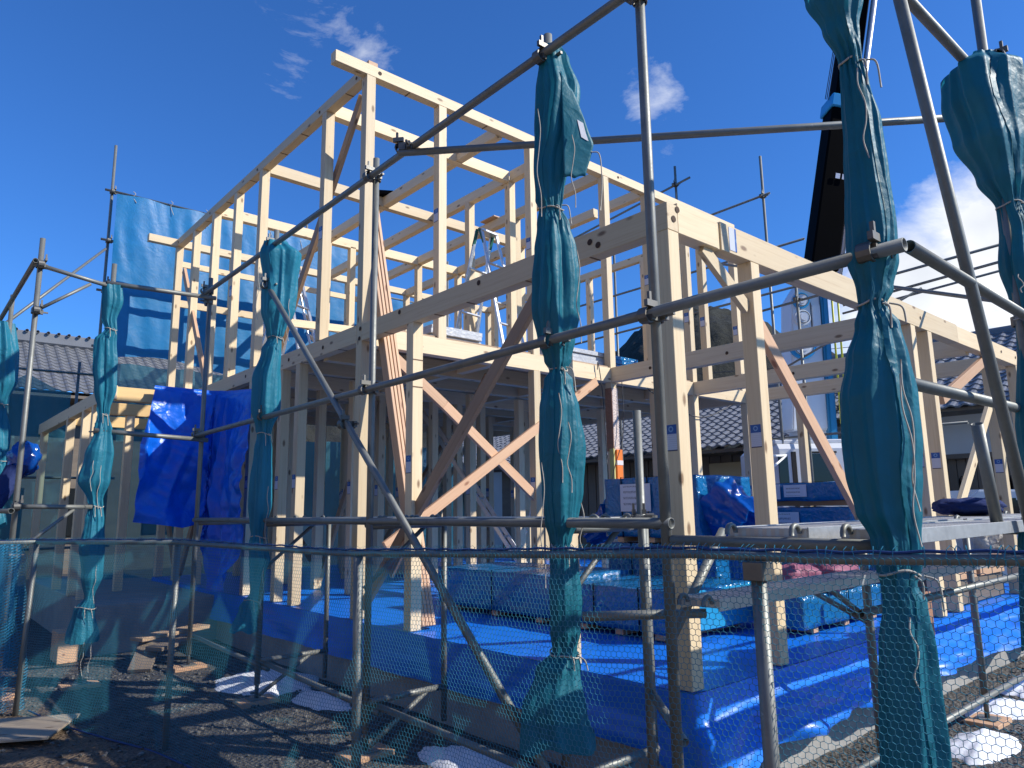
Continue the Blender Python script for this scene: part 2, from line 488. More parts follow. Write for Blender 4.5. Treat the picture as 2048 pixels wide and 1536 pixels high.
def block(name, lo, hi, m, parent=None, ch=.003):
    lo = Vector(lo); hi = Vector(hi); d = hi - lo; c = (lo + hi) / 2
    ax = max(range(3), key=lambda i: d[i])
    if ax == 0: return bar(name, (lo.x, c.y, c.z), (hi.x, c.y, c.z), d.y, d.z, m, parent, ch=ch)
    if ax == 1: return bar(name, (c.x, lo.y, c.z), (c.x, hi.y, c.z), d.x, d.z, m, parent, ch=ch)
    return bar(name, (c.x, c.y, lo.z), (c.x, c.y, hi.z), d.x, d.y, m, parent, up=Vector((0, 1, 0)), ch=ch)

_pc = {}
def pipe_mesh(L, r, seg, m):
    vs = []; fs = []
    ri = r * .86
    rings = [(-L / 2, r), (L / 2, r), (L / 2, ri), (L / 2 - min(.12, L * .4), ri), None, (-L / 2 + min(.12, L * .4), ri), (-L / 2, ri), (-L / 2, r)]
    def ring(x, rr):
        b = len(vs)
        for k in range(seg):
            a = 2 * math.pi * k / seg
            vs.append((x, rr * math.cos(a), rr * math.sin(a)))
        return b
    def band(a, b):
        for k in range(seg):
            k2 = (k + 1) % seg
            fs.append((a + k, b + k, b + k2, a + k2))
    r0 = ring(-L / 2, r); r1 = ring(L / 2, r); band(r0, r1)
    for s, rr in ((1, r1), (-1, r0)):
        i0 = ring(s * L / 2, ri); i1 = ring(s * (L / 2 - min(.12, L * .4)), ri)
        band(rr, i0); band(i0, i1)
        fs.append([i1 + k for k in range(seg)])
    me = mesh_from('pipe', vs, fs)
    bm = bmesh.new(); bm.from_mesh(me); bmesh.ops.recalc_face_normals(bm, faces=bm.faces); bm.to_mesh(me); bm.free()
    sm = [len(p.vertices) == 4 for p in me.polygons]
    me.polygons.foreach_set('use_smooth', sm)
    me.materials.append(m)
    return me
def pipe(name, p0, p1, r, m, parent=None, seg=16):
    p0 = Vector(p0); p1 = Vector(p1); L = (p1 - p0).length
    key = (round(L, 2), round(r, 4), seg, m.name)
    if key not in _pc: _pc[key] = pipe_mesh(round(L, 2), r, seg, m)
    o = bpy.data.objects.new(name, _pc[key]); COL.objects.link(o)
    fm = frame_mat(p0, p1); fm.translation = (p0 + p1) / 2
    if parent is not None:
        o.parent = parent; fm.translation = fm.translation - base_of(parent)
    o.matrix_local = fm
    return o

def tube_path(name, pts, r, m, parent=None, seg=6, closed=False):
    """round cord through a list of points"""
    pts = [Vector(p) for p in pts]
    n = len(pts); vs = []; fs = []
    prev = None
    for i, p in enumerate(pts):
        a = pts[(i - 1) % n] if (closed or i > 0) else pts[i]
        b = pts[(i + 1) % n] if (closed or i < n - 1) else pts[i]
        t = (b - a).normalized()
        ref = prev if prev is not None else (Vector((0, 0, 1)) if abs(t.z) < .9 else Vector((1, 0, 0)))
        y = (ref - t * ref.dot(t)).normalized(); prev = y
        z = t.cross(y)
        for k in range(seg):
            an = 2 * math.pi * k / seg
            vs.append(p + (y * math.cos(an) + z * math.sin(an)) * r)
    for i in range(n if closed else n - 1):
        a = i * seg; b = ((i + 1) % n) * seg
        for k in range(seg):
            k2 = (k + 1) % seg
            fs.append((a + k, b + k, b + k2, a + k2))
    if not closed:
        fs.append(list(range(seg))[::-1]); fs.append([(n - 1) * seg + k for k in range(seg)])
    off = base_of(parent) if parent is not None else Vector((0, 0, 0))
    me = mesh_from(name, [v - off for v in vs], fs, True)
    return new_obj(name, me, m, parent)

def smooth_path(ctrl, n=8):
    """Catmull-Rom through control points"""
    c = [Vector(p) for p in ctrl]; c = [c[0] * 2 - c[1]] + c + [c[-1] * 2 - c[-2]]
    out = []
    for i in range(1, len(c) - 2):
        for k in range(n):
            t = k / n
            out.append(.5 * ((2 * c[i]) + (c[i + 1] - c[i - 1]) * t + (2 * c[i - 1] - 5 * c[i] + 4 * c[i + 1] - c[i + 2]) * t * t
                             + (3 * c[i] - c[i - 1] - 3 * c[i + 1] + c[i + 2]) * t ** 3))
    out.append(c[-2])
    return out

def grid_obj(name, nu, nv, fn, m, parent=None, thick=0.0):
    vs = []; fs = []
    for j in range(nv + 1):
        for i in range(nu + 1):
            vs.append(fn(i / nu, j / nv))
    w = nu + 1
    for j in range(nv):
        for i in range(nu):
            a = j * w + i
            fs.append((a, a + 1, a + w + 1, a + w))
    off = base_of(parent) if parent is not None else Vector((0, 0, 0))
    me = mesh_from(name, [Vector(v) - off for v in vs], fs, True)
    o = new_obj(name, me, m, parent)
    if thick:
        s = o.modifiers.new('thick', 'SOLIDIFY'); s.thickness = thick; s.offset = 0
    return o

def nz(x, y=0.0, z=0.0): return noise.noise(Vector((x, y, z)))

# ------------------------------------------------------------------ ground
def world_mat(o):
    if o.parent is None: return o.matrix_basis.copy() if o.type != 'EMPTY' else Matrix.Translation(o.location)
    return world_mat(o.parent) @ o.matrix_parent_inverse @ o.matrix_basis
def attach(child, parent):
    """child was built in world coordinates; make it a part of `parent`"""
    child.parent = parent
    child.matrix_parent_inverse = world_mat(parent).inverted()
    return child

def ground_h(x, y):
    d = math.hypot(x + 1.0, y - 1.5)
    a = max(0.0, 1 - d / 14)
    h = GROUND + a * (.025 * nz(x * .9, y * .9, 1) + .014 * nz(x * 3.1, y * 3.1, 4) + .006 * nz(x * 9, y * 9, 9))
    return h
def make_ground():
    def axis(c):
        a = [c + v for v in np.concatenate([-np.geomspace(9, 900, 16)[::-1], np.linspace(-8, 8, 150), np.geomspace(9, 900, 16)])]
        return a
    xs = axis(-.5); ys = axis(2.0)
    vs = [(x, y, ground_h(x, y)) for y in ys for x in xs]
    w = len(xs)
    fs = [(j * w + i, j * w + i + 1, (j + 1) * w + i + 1, (j + 1) * w + i) for j in range(len(ys) - 1) for i in range(w - 1)]
    o = new_obj('ground', mesh_from('ground', vs, fs, True), mat['ground'])
    o['kind'] = 'structure'
make_ground()

# loose stones on the ground
def make_stones():
    rng = random.Random(3)
    V = []; F = []
    ico = bmesh.new(); bmesh.ops.create_icosphere(ico, subdivisions=1, radius=1)
    iv = [v.co.copy() for v in ico.verts]; ifc = [[v.index for v in f.verts] for f in ico.faces]; ico.free()
    for k in range(5200):
        if k < 3000:
            x = rng.uniform(-3.0, -.05); y = rng.uniform(-2.2, 6.5)
        else:
            x = rng.uniform(-1.2, 5.5); y = rng.uniform(-3.2, -.06)
        s = rng.uniform(.006, .020) * (1.6 if rng.random() < .07 else 1)
        R = Matrix.Rotation(rng.uniform(0, 6.28), 3, 'Z') @ Matrix.Diagonal((s * rng.uniform(.8, 1.4), s, s * rng.uniform(.5, .8)))
        b = len(V); z = ground_h(x, y) + s * .2
        for v in iv:
            q = R @ (v * (1 + rng.uniform(-.18, .18)))
            V.append((x + q.x, y + q.y, z + q.z))
        F += [[b + i for i in f] for f in ifc]
    M = MT('loose_gravel')
    n = M.noise(M.coord('Object'), 23, 2)
    M.color(M.ramp(n, [(.35, (.035, .035, .034)), (.55, (.10, .098, .09)), (.72, (.24, .23, .21))])).set(Roughness=.7)
    o = new_obj('gravel', mesh_from('gravel', V, F), M.m)
    o['kind'] = 'stuff'; o['label'] = 'loose grey gravel scattered over the dark wet ground'; o['category'] = 'gravel'
make_stones()

# ------------------------------------------------------------------ the timber house
U = .91; PW = .105
H1B, H1T = 2.60, 2.783          # first storey head beams
HFB, HFT = 2.572, 2.762         # second floor beams
HRB, HRT = 5.444, 5.568         # roof level beams
house = thing('timber_house', 'pale pine post and beam house frame, two storeys, under construction', 'house', (0, 0, GROUND))

def post(x, y, z0, z1, w=PW, m='pine', sticker=None):
    """post whose near corner (smallest x and y) stands at x, y"""
    o = block('post', (x, y, z0), (x + w, y + w, z1), mat[m], house)
    if sticker is not None:
        for face, zc in sticker:
            st = bar('sticker', (0, 0, 0), (.002, 0, 0), .075, .15, mat['sticker'], None, ch=.0004)
            if face == 'x': mm = Matrix.Translation((x - .001, y + w / 2, zc))
            else: mm = Matrix.Translation((x + w / 2, y - .001, zc)) @ Matrix.Rotation(math.pi / 2, 4, 'Z')
            st.matrix_basis = mm
            attach(st, o)
    return o
def beam_x(y, x0, x1, z0, z1, w=PW, m='pine', name='beam'):      # runs along X, near face at y
    return block(name, (x0, y, z0), (x1, y + w, z1), mat[m], house)
def beam_y(x, y0, y1, z0, z1, w=PW, m='pine', name='beam'):      # runs along Y, near face at x
    return block(name, (x, y0, z0), (x + w, y1, z1), mat[m], house)

# foundation with its recessed vents and formwork joints
fo = block('foundation', (.03, .03, GROUND - .3), (7.02, 10.08, -.02), mat['concrete'], house, ch=.01)
block('porch_foundation', (-1.40, 7.25, GROUND - .3), (.028, 12.2, -.06), mat['concrete'], house, ch=.01)

e = .002
# --- first storey posts
post(0, 0, 0, H1B, sticker=[('x', 1.36)])
post(0, U, 0, H1B, sticker=[('x', 1.36)])
post(0, 3 * U, 0, H1B, sticker=[('x', 1.36)])
post(0, 4 * U, 0, HRB, sticker=None)
post(0, 5.5 * U, 0, H1B, sticker=[('x', 1.3)])
post(0, 6 * U, 0, H1B, sticker=[('x', 1.3)])
for k in (7, 8, 9, 10, 11): post(0, k * U, 0, H1B, sticker=[('x', 1.34)])
post(U, 0, 0, H1B, sticker=[('x', 1.42), ])
post(4 * U, 0, 0, H1B, sticker=[('x', 1.36)])
post(4.45 * U, 0, 0, H1B, sticker=[('x', 1.36)])
post(6.5 * U, 0, 0, H1B, sticker=[('x', 1.36)])
post(6.87, 0, 0, H1B, sticker=[('x', 1.36)])
post(6.87, 2 * U, 0, HFB, sticker=[('x', 1.2)])
post(6.87, 3 * U, 0, HFB, sticker=[('x', 1.2)])
post(6.87, 4 * U, 0, HFB, sticker=[('x', 1.2)])
for (i, j) in ((1, 7), (2, 7), (2, 9), (3, 9), (4, 8), (5, 9), (5, 10), (6, 10), (6, 8), (3, 6), (4, 6), (2, 11), (3, 11), (1, 9),
               (4, 10), (5, 7), (6, 6), (7.4, 7), (7.4, 9), (1, 11), (5, 11), (2.5, 4), (5, 4), (6, 4), (3.5, 7), (6.5, 9),
               (1, 6), (2, 6), (2, 8), (3, 7), (3, 8), (1, 8), (3, 10), (4, 7), (4, 9), (5, 8), (1.5, 9), (2.5, 9), (6, 7), (6, 11), (4, 11), (1, 10), (2, 10), (5, 6), (1.5, 11), (2.5, 11), (3.5, 11)):
    post(i * U, j * U, 0, HFB, sticker=[('x', 1.25)] if (i + j) % 2 else None)
# --- the wrapped through post in the middle of the front wall
wp = post(4 * U, 4 * U, 0, HRB)
for nm, z0, z1, mm, gx in (('paper_wrap', 1.68, 2.50, 'brownpaper', .006),):
    c0 = block('paper_wrap', (4 * U - .006, 4 * U - .004, z0), (4 * U + .002, 4 * U + PW + .006, z1), mat['brownpaper'])
    attach(c0, wp)
    c1 = block('bubble_wrap', (4 * U + .003, 4 * U - .008, z0), (4 * U + PW + .004, 4 * U + .001, z1), mat['clearwrap'])
    attach(c1, wp)
for (z0, z1, mm, g) in ((1.02, 1.70, 'orange', .030), (1.50, 1.56, 'tape', .034), (1.14, 1.20, 'tape', .034)):
    attach(block('corner_guard' if mm == 'orange' else 'tape', (4 * U + .02, 4 * U - g, z0), (4 * U + PW + g, 4 * U + .01, z1), mat[mm]), wp)
attach(block('foam_strip', (4 * U - .028, 4 * U - .02, 1.02), (4 * U - .001, 4 * U + .05, 1.71), mat['foam']), wp)

# --- first storey head beams
beam_y(-e, -e, 4 * U - .001, H1B, H1T - .012)
beam_y(-e, 4 * U + PW + .001, 11 * U + PW, H1B, H1T - .006)
beam_x(.001, PW + .002, .53, H1B, H1T + .010)
beam_x(-e, .565, 4.9, H1B, H1T + .010)
beam_x(0, 4.905, 6.98, H1B, H1T)
block('beam_joint', (.530, .010, H1B + .002), (.565, PW, H1T), mat['pine'], house)
for x in (4 * U, 6 * U): beam_y(x, PW + .001, 4 * U - .001, HFB, HFT)
beam_y(6.87, PW + .001, 11 * U, HFB, HFT)
# --- second floor beams and joists
beam_x(4 * U, PW + .002, 4 * U - .001, HFB, HFT)
beam_x(4 * U, 4 * U + PW + .001, 6.868, HFB, HFT)
for j in (5, 6, 7, 8, 9, 10, 11):
    beam_x(j * U, PW + .002, 6.868, HFB + (.0 if j % 2 else .03), HFT - .002)
for i in (2, 4, 6):
    for j in range(4, 11):
        beam_y(i * U, j * U + PW + .001, (j + 1) * U - .001, HFB + .045, HFT - .004, name='floor_joist')
# --- plywood deck of the second floor
for j in range(4):
    for i in range(8):
        x0 = .03 + i * .86; y0 = 4 * U + .03 + j * 1.66
        block('floor_panel', (x0, y0, HFT + .001), (x0 + .856, min(y0 + 1.656, 10.1), HFT + .025), mat['plyunder'], house, ch=.001)
# --- second storey posts
for k in (5, 7, 8, 9, 10, 11): post(0, k * U, H1T, HRB, sticker=[('x', 4.0)] if k in (5, 8) else None)
FZ = HFT + .026
for x in (U, 2.5 * U, 5 * U): post(x, 4 * U, FZ - .03, HRB, sticker=[('x', 4.15)])
for x in (6 * U, 6.45 * U, 7.45 * U): post(x, 4 * U, FZ - .03, HRB, sticker=[('x', 3.75)])
for (i, j) in ((3, 5), (3, 6), (3, 9), (4, 6), (4, 9), (5, 9), (5, 11), (2, 11), (3.5, 11), (1, 11), (6, 11), (6, 9), (7.45, 6), (7.45, 9),
               (7.45, 11), (6, 7), (5, 6.5), (4, 11), (7, 11), (1.5, 11), (2.5, 9), (2, 9), (5, 7), (7.45, 7.5), (7.45, 10), (6, 10)):
    post(i * U, j * U, FZ, HRB)
# --- roof level beams
beam_x(4 * U - e, -.36, 7.45 * U + PW, HRB, HRT)
beam_y(-e, 4 * U + PW + .001, 11 * U + PW, HRB, HRT)
beam_x(5 * U, PW, 3 * U - .001, HRB - .03, HRT - .002)
beam_x(7 * U, PW, 5 * U, HRB - .03, HRT - .002)
beam_x(9 * U, PW, 6 * U, HRB - .03, HRT - .002)
beam_x(11 * U, -.45, 7.45 * U + PW, HRB, HRT)
for i in (2, 3, 4, 5, 6):
    for j0, j1 in ((4, 5), (5, 7), (7, 9), (9, 11)):
        a = j0 * U + PW + .002; b = j1 * U - .002
        beam_y(i * U, a, b, HRB - .02, HRT - .003)
beam_y(7.45 * U, 4 * U + PW + .002, 11 * U - .002, HRB, HRT)
block('ridge_block', (.02, 4 * U + .01, HRT + .001), (.13, 4 * U + .09, HRT + .05), mat['cedar'], house)
block('beam_rail', (PW, 11 * U + .02, 5.10), (4.0, 11 * U + .06, 5.20), mat['pine'], house)
block('beam_rail', (PW, 11 * U + .02, 4.40), (6.5, 11 * U + .06, 4.52), mat['pine'], house)

# --- braces
def brace(p0, p1, w, h, m, up, name='brace'):
    return bar(name, p0, p1, w, h, mat[m], house, up=Vector(up))
brace((.06, 1.10, 2.58), (.06, 3.60, .12), .045, .105, 'redwood', (0, 1, 1))
brace((.16, 4.02, 5.44), (.16, 6.05, 2.86), .045, .105, 'redwood', (0, 1, 1))
brace((.05, 9.72, 4.95), (.05, 8.3, 2.85), .045, .105, 'cedar', (0, 1, 1))
brace((1.02, 4 * U + .045, 2.06 + .0), (2.95, 4 * U + .045, .62), .045, .105, 'cedar', (1, 0, 1))
brace((.25, 4 * U + .045, 2.60), (1.02, 4 * U + .045, 2.06), .045, .105, 'cedar', (1, 0, 1))
brace((.30, 4 * U - .002, .63), (3.35, 4 * U - .002, 2.55), .045, .105, 'cedar', (-1, 0, 1))
brace((2.0, 4.15, 2.56), (2.0, 6.30, .10), .045, .105, 'redwood', (0, 1, 1))
brace((1.02, .05, 2.20), (2.36, .05, .86), .045, .105, 'cedar', (1, 0, 1))
brace((.42, .052, 2.595), (.90, .052, 2.28), .04, .09, 'pine', (1, 0, 1))
brace((5.9, .06, 2.05), (4.15, .06, .60), .045, .105, 'pine', (-1, 0, 1))
brace((5.95, .06, 2.57), (4.4, .06, 1.97), .045, .105, 'cedar', (-1, 0, 1))
for (a, b) in (((.06, 7.4, 2.5), (.06, 9.0, .1)), ((.06, 9.2, .1), (.06, 10.9, 2.5))): brace(a, b, .045, .105, 'redwood', (0, 1, 1))
for (a, b) in (((1.0, 9.94, 2.5), (2.6, 9.94, .1)), ((2.8, 8.24, .1), (4.5, 8.24, 2.5)), ((4.6, 9.94, .1), (6.2, 9.94, 2.5)), ((1.0, 6.42, .1), (1.78, 6.42, 2.5))):
    brace(a, b, .045, .105, 'redwood', (1, 0, 1))

# --- temporary bundle of boards leaning inside the left wall
for k in range(4):
    dy = k * .040; 
    brace((.118 + .034 * k, 3.86 - k * .02, 4.12 - k * .03), (.150 + .034 * k, 2.80, .01), .030, .105, 'cedar', (0, 1, 0), 'leaning_board')

# --- bolt holes, saw kerfs
def hole(x, y, z, face, r=.019):
    L = .004
    a = Vector((x, y, z)); d = Vector((-L, 0, 0)) if face == 'x' else Vector((0, -L, 0))
    seg = 14; vs = []; fs = []
    fm = frame_mat(a + d * .2, a + d)
    for k in range(seg):
        an = 2 * math.pi * k / seg
        q = fm.to_3x3() @ Vector((0, r * math.cos(an), r * math.sin(an)))
        vs.append(a + d * .6 + q - house.location)
    fs = [list(range(seg))]
    o = new_obj('bolt_hole', mesh_from('bolt_hole', vs, fs), mat['hole'], house)
    # bright bolt end inside
    return o
for (x, z) in ((.10, 2.745), (.058, 2.675)): hole(x, -.004, z, 'y', .021)
for x in (3.9, 6.35, 6.9): hole(x, -.003, 2.70, 'y', .017)
for y, z in ((1.8, 2.72), (2.95, 2.735), (3.66, 2.725), (3.675, 2.63), (4.45, 2.68), (5.3, 2.69), (6.6, 2.69), (.55, 2.66), (.62, 2.70)): hole(-.003, y, z, 'x', .022)
hole(.15, 4 * U - .004, HRT - .06, 'y', .021); hole(3.95, 4 * U - .004, HRT - .06, 'y', .018)
for y in (3.86, 4.72, 6.55, 8.4, 9.95): hole(-.004, y, HRB + .055, 'x', .018)
for y in (1.02, 2.1): hole(6 * U - .002, y, 2.66, 'x', .02); hole(4 * U - .002, y + .9, 2.66, 'x', .02)
for y in (.62, 1.25, 1.95, 2.4, 3.2, 4.1, 4.9, 5.7): block('saw_kerf', (-.001, y, H1B - .004), (PW - .004, y + .012, H1B + .001), mat['slot'], house, ch=.0005)
for y in (4.1, 5.2, 5.8, 6.8, 7.7, 8.6): block('saw_kerf', (-.001, y, HRB - .004), (PW - .004, y + .012, HRB + .001), mat['slot'], house, ch=.0005)
for x in (.52, 1.6, 3.1, 4.3): block('saw_kerf', (x, 4 * U, HRB - .004), (x + .012, 4 * U + PW, HRB + .001), mat['slot'], house, ch=.0005)
for z in (2.02, 2.26): block('saw_kerf', (.001, 3 * U - .001, z), (PW - .001, 3 * U + .003, z + .012), mat['slot'], house, ch=.0005)
st = bar('sticker', (0, 0, 0), (.002, 0, 0), .16, .085, mat['sticker'], None, ch=.0004)
st.matrix_basis = Matrix.Translation((.70, -.004, 2.70)) @ Matrix.Rotation(math.pi / 2, 4, 'Z') @ Matrix.Rotation(math.pi / 2, 4, 'X')
attach(st, house)

# --- porch wing on the left
XP = -1.42
beam_y(XP, 7.26, 12.4, 2.36, 2.53, m='pine')
beam_x(7.28, XP + PW + .001, -.004, 2.35, 2.52, m='glulam')
beam_x(8.75, XP + PW + .001, -.004, 2.35, 2.52, m='glulam')
beam_x(10.4, XP + PW + .001, -.004, 2.35, 2.52, m='glulam')
for (x, y) in ((XP, 8.0), (XP, 8.6), (XP, 9.7), (XP, 12.0), (-.85, 8.76)):
    post(x, y, -.06, 2.36 if x == XP else 2.35, sticker=None)

# ------------------------------------------------------------------ scaffolds
R48 = .0243
def clamp_mesh():
    bm = bmesh.new()
    def add_box(lo, hi):
        r = bmesh.ops.create_cube(bm, size=1)
        for v in r['verts']:
            v.co = Vector([lo[i] + (v.co[i] + .5) * (hi[i] - lo[i]) for i in range(3)])
    def band(x, rad, axis):
        seg = 12; rings = []
        for s in (-1, 1):
            for rr in (rad, rad + .006):
                ring = []
                for k in range(seg):
                    a = 2 * math.pi * k / seg
                    c, d = rr * math.cos(a), rr * math.sin(a)
                    co = Vector((c, s * .02, d)) if axis == 'y' else Vector((c, d, s * .02))
                    ring.append(bm.verts.new(co + Vector(x)))
                rings.append(ring)
        i0, o0, i1, o1 = rings
        for a, b in ((o0, o1), (i0, o0), (i1, o1)):
            for k in range(seg): bm.faces.new((a[k], a[(k + 1) % seg], b[(k + 1) % seg], b[k]))
    band((0, 0, 0), R48 + .001, 'z')
    band((.055, 0, .0), R48 + .001, 'y')
    add_box((.02, -.03, -.022), (.06, .03, .022))
    add_box((-.012, .026, -.018), (.010, .052, .018))
    add_box((.03, .02, .026), (.09, .036, .05))
    add_box((-.006, .05, -.006), (.006, .085, .006))
    add_box((.062, .022, .045), (.074, .034, .082))
    me = bpy.data.meshes.new('clamp'); bmesh.ops.recalc_face_normals(bm, faces=bm.faces); bm.to_mesh(me); bm.free()
    me.materials.append(mat['steel_dark'])
    return me
CLAMP = clamp_mesh()
def clamp(p, parent, rz=0.0, s=1.22):
    o = bpy.data.objects.new('clamp', CLAMP); COL.objects.link(o); o.parent = parent
    o.location = Vector(p) - base_of(parent); o.rotation_euler = (0, 0, rz); o.scale = (s, s, s)
    return o
def pole(parent, x, y, z0, z1, r=R48):
    return pipe('pole', (x, y, z0), (x, y, z1), r, mat['steel'], parent)
def rail(parent, p0, p1, name='rail', r=R48):
    return pipe(name, p0, p1, r, mat['steel'], parent)
def jack(parent, x, y):
    g = ground_h(x, y)
    block('base_plate', (x - .07, y - .07, g + .034), (x + .07, y + .07, g + .042), mat['steel'], parent, ch=.001)
    block('sole_board', (x - .16, y - .11, g - .004), (x + .16, y + .11, g + .033), mat['cedar'], parent)
    pipe('screw_jack', (x, y, g + .04), (x, y, g + .22), .017, mat['steel_dark'], parent, 10)

sc = thing('front_scaffold', 'grey steel pipe scaffold in front of the timber frame, beside the camera', 'scaffold', (-.78, 2.0, GROUND))
XS = -.78
YS = [5.72, 3.9, 2.06, .18]
for y in YS:
    pole(sc, XS, y, GROUND + .15, 3.61); jack(sc, XS, y)
pole(sc, XS, -.47, GROUND + .15, 5.4); jack(sc, XS, -.47)
pole(sc, XS, -1.44, GROUND + .15, 5.4); jack(sc, XS, -1.44)
pole(sc, .91, -1.46, GROUND + .15, 3.72); jack(sc, .91, -1.46)
pole(sc, -1.77, 5.68, GROUND + .15, 3.55); jack(sc, -1.77, 5.68)
pole(sc, -2.42, 5.64, GROUND + .15, 3.66); jack(sc, -2.42, 5.64)
pole(sc, -2.43, 7.6, GROUND + .15, 3.55); jack(sc, -2.43, 7.6)
# rails along the long side (they pass outside the poles)
xo = XS - .052
rail(sc, (xo, 5.83, 3.42), (xo, -2.9, 3.49))
rail(sc, (xo, 5.83, 1.81), (xo, -1.56, 1.84))
for y in YS + [-.47]:
    clamp((XS, y, 3.45), sc, math.pi); clamp((XS, y, 1.825), sc, math.pi)
clamp((XS, -1.44, 1.84), sc, math.pi)
# return towards the porch
rail(sc, (-1.84, 5.63, 3.32), (XS + .05, 5.67, 3.37)); rail(sc, (-1.84, 5.63, 1.80), (XS + .05, 5.67, 1.76))
for z in (3.33, 1.79):
    clamp((-1.77, 5.68, z), sc, math.pi / 2); clamp((XS, 5.72, z), sc, math.pi / 2)
rail(sc, (-2.47, 5.60, 3.38), (-1.72, 5.64, 3.28), r=.021); rail(sc, (-2.42, 5.60, 2.92), (-1.98, 5.63, 3.28), 'bracket', .016)
clamp((-2.42, 5.64, 3.38), sc, -1.57); clamp((-2.42, 5.64, 2.92), sc, -1.57)
rail(sc, (-2.47, 5.55, 3.40), (-2.47, 9.8, 3.38)); rail(sc, (-2.47, 5.45, 1.02), (-2.47, 9.8, 1.05))
rail(sc, (-2.42, 5.60, 1.06), (-1.80, 5.63, 1.05), r=.021); rail(sc, (-2.42, 5.60, .62), (-1.95, 5.63, 1.03), 'bracket', .016)
clamp((-2.42, 5.64, 1.06), sc, -1.57); clamp((-2.42, 5.64, .62), sc, -1.57)
rail(sc, (-2.40, 8.6, 3.40), (-.90, 10.93, 5.45), 'diagonal_brace', .021)
# horizontal corner tie at the top, across the corner of the site
rail(sc, (-.90, 1.55, 3.41), (2.2, -1.85, 3.37), 'corner_tie')
clamp((-.84, 1.50, 3.45), sc, 2.3)
# diagonal braces
rail(sc, (XS - .06, 4.02, 3.16), (XS - .10, -.10, -.52), 'diagonal_brace')
clamp((XS - .03, 2.30, 1.60), sc, math.pi); clamp((XS - .03, 3.88, 3.05), sc, math.pi)
rail(sc, (-.66, -1.50, 3.66), (.66, -1.50, .30), 'diagonal_brace')
# right-hand (south) side
rail(sc, (-1.10, -1.40, 3.26), (3.2, -1.42, 3.33))
rail(sc, (-.62, -1.50, 1.90), (3.2, -1.50, 1.85))
rail(sc, (-.74, -1.40, 1.42), (3.2, -1.40, 1.46))
for z in (3.33, 1.88, 1.44): clamp((.93, -1.45, z), sc, -1.57)
rail(sc, (3.6, -1.2, 2.45), (6.5, 3.9, 4.9), 'far_rail', .02)
# inner poles near the corner of the slab
pole(sc, -.50, -.11, GROUND + .15, 1.46, .0213); jack(sc, -.50, -.11)
for (x, y) in ((1.12, -.47), (2.92, -.47)):
    pole(sc, x, y, GROUND + .15, .95); jack(sc, x, y)
rail(sc, (.9, -.52, .36), (6.4, -.52, .36)); rail(sc, (-.8, -.52, -.42), (6.4, -.52, -.40), r=.021)
rail(sc, (-1.0, -1.02, -.18), (-.3, -.4, -.22), r=.021)
for y0, y1 in ((5.72, 3.9), (3.9, 2.06), (2.06, .18)):
    rail(sc, (XS + .05, y0 + .1, -.30), (XS + .05, y1 - .1, -.34), r=.021)
for y in (3.9, 2.06, .18):
    rail(sc, (XS, y - .05, .08 - .35), (XS + .62, y - .05, .08 - .35), 'bracket', .0213)
    rail(sc, (XS, y - .05, -.55), (XS + .45, y - .05, -.28), 'bracket', .016)
    pole(sc, XS + .60, y - .05, -.50, .92, .0213)
    rail(sc, (XS, y + .05, .88), (XS + .62, y + .05, .88), 'bracket', .0213)
    rail(sc, (XS, y + .05, .45), (XS + .50, y + .05, .86), 'bracket', .016)

# steel planks
def plank(p0, p1, w, z, parent):
    p0 = Vector((p0[0], p0[1], z)); p1 = Vector((p1[0], p1[1], z))
    o = bar('plank', p0, p1, w, .035, mat['plank'], parent, ch=.002)
    d = (p1 - p0).normalized(); n = Vector((-d.y, d.x, 0))
    for s in (-1, 1):
        bar('plank_edge', p0 + n * s * (w / 2 + .003) - Vector((0, 0, .004)), p1 + n * s * (w / 2 + .003) - Vector((0, 0, .004)), .006, .05, mat['zinc'], parent, ch=.001)
    for (q, sg) in ((p0, -1), (p1, 1)):
        for s in (-1, 1):
            pts = [q + n * s * (w / 2 - .03) + Vector((d.x * sg * .05 * (1 - math.cos(a)) * .62 , d.y * sg * .05 * (1 - math.cos(a)) * .62, .030 * math.sin(a))) for a in np.linspace(.0, 3.4, 8)]
            tube_path('plank_hook', pts, .010, mat['steel'], parent, 8)
    return o
def transom(parent, a, b, z):
    rail(parent, (a[0], a[1], z), (b[0], b[1], z), 'transom', .0213)
for y in (5.72, 3.9, 2.06, .18): transom(sc, (XS, y), (XS + .62, y), .868)
for y0, y1 in ((3.85, 2.12), (2.0, .24)):
    for k in (0,):
        plank((XS + .06 + .13, y0), (XS + .06 + .13, y1), .24, .905, sc)
        plank((XS + .06 + .40, y0), (XS + .06 + .40, y1), .24, .905, sc)
rail(sc, (XS, 5.8, .905), (XS, -.5, .905))
transom(sc, (XS, -.50), (XS, -1.42), .835)
transom(sc, (.93, -.50), (.93, -1.42), .835)
for yc, w in ((-.925, .33), (-1.335, .23)): plank((XS + .03, yc), (.90, yc), w, .872, sc)
for yc, w in ((-.925, .33), (-1.335, .23)): plank((.96, yc), (2.75, yc), w, .872, sc)
rail(sc, (XS, -.42, .90), (XS + .30, -.05, .92), r=.0243)
for q in ((-.70, -.33), (-.52, -.12)): clamp((q[0], q[1], .92), sc, .8, .9)
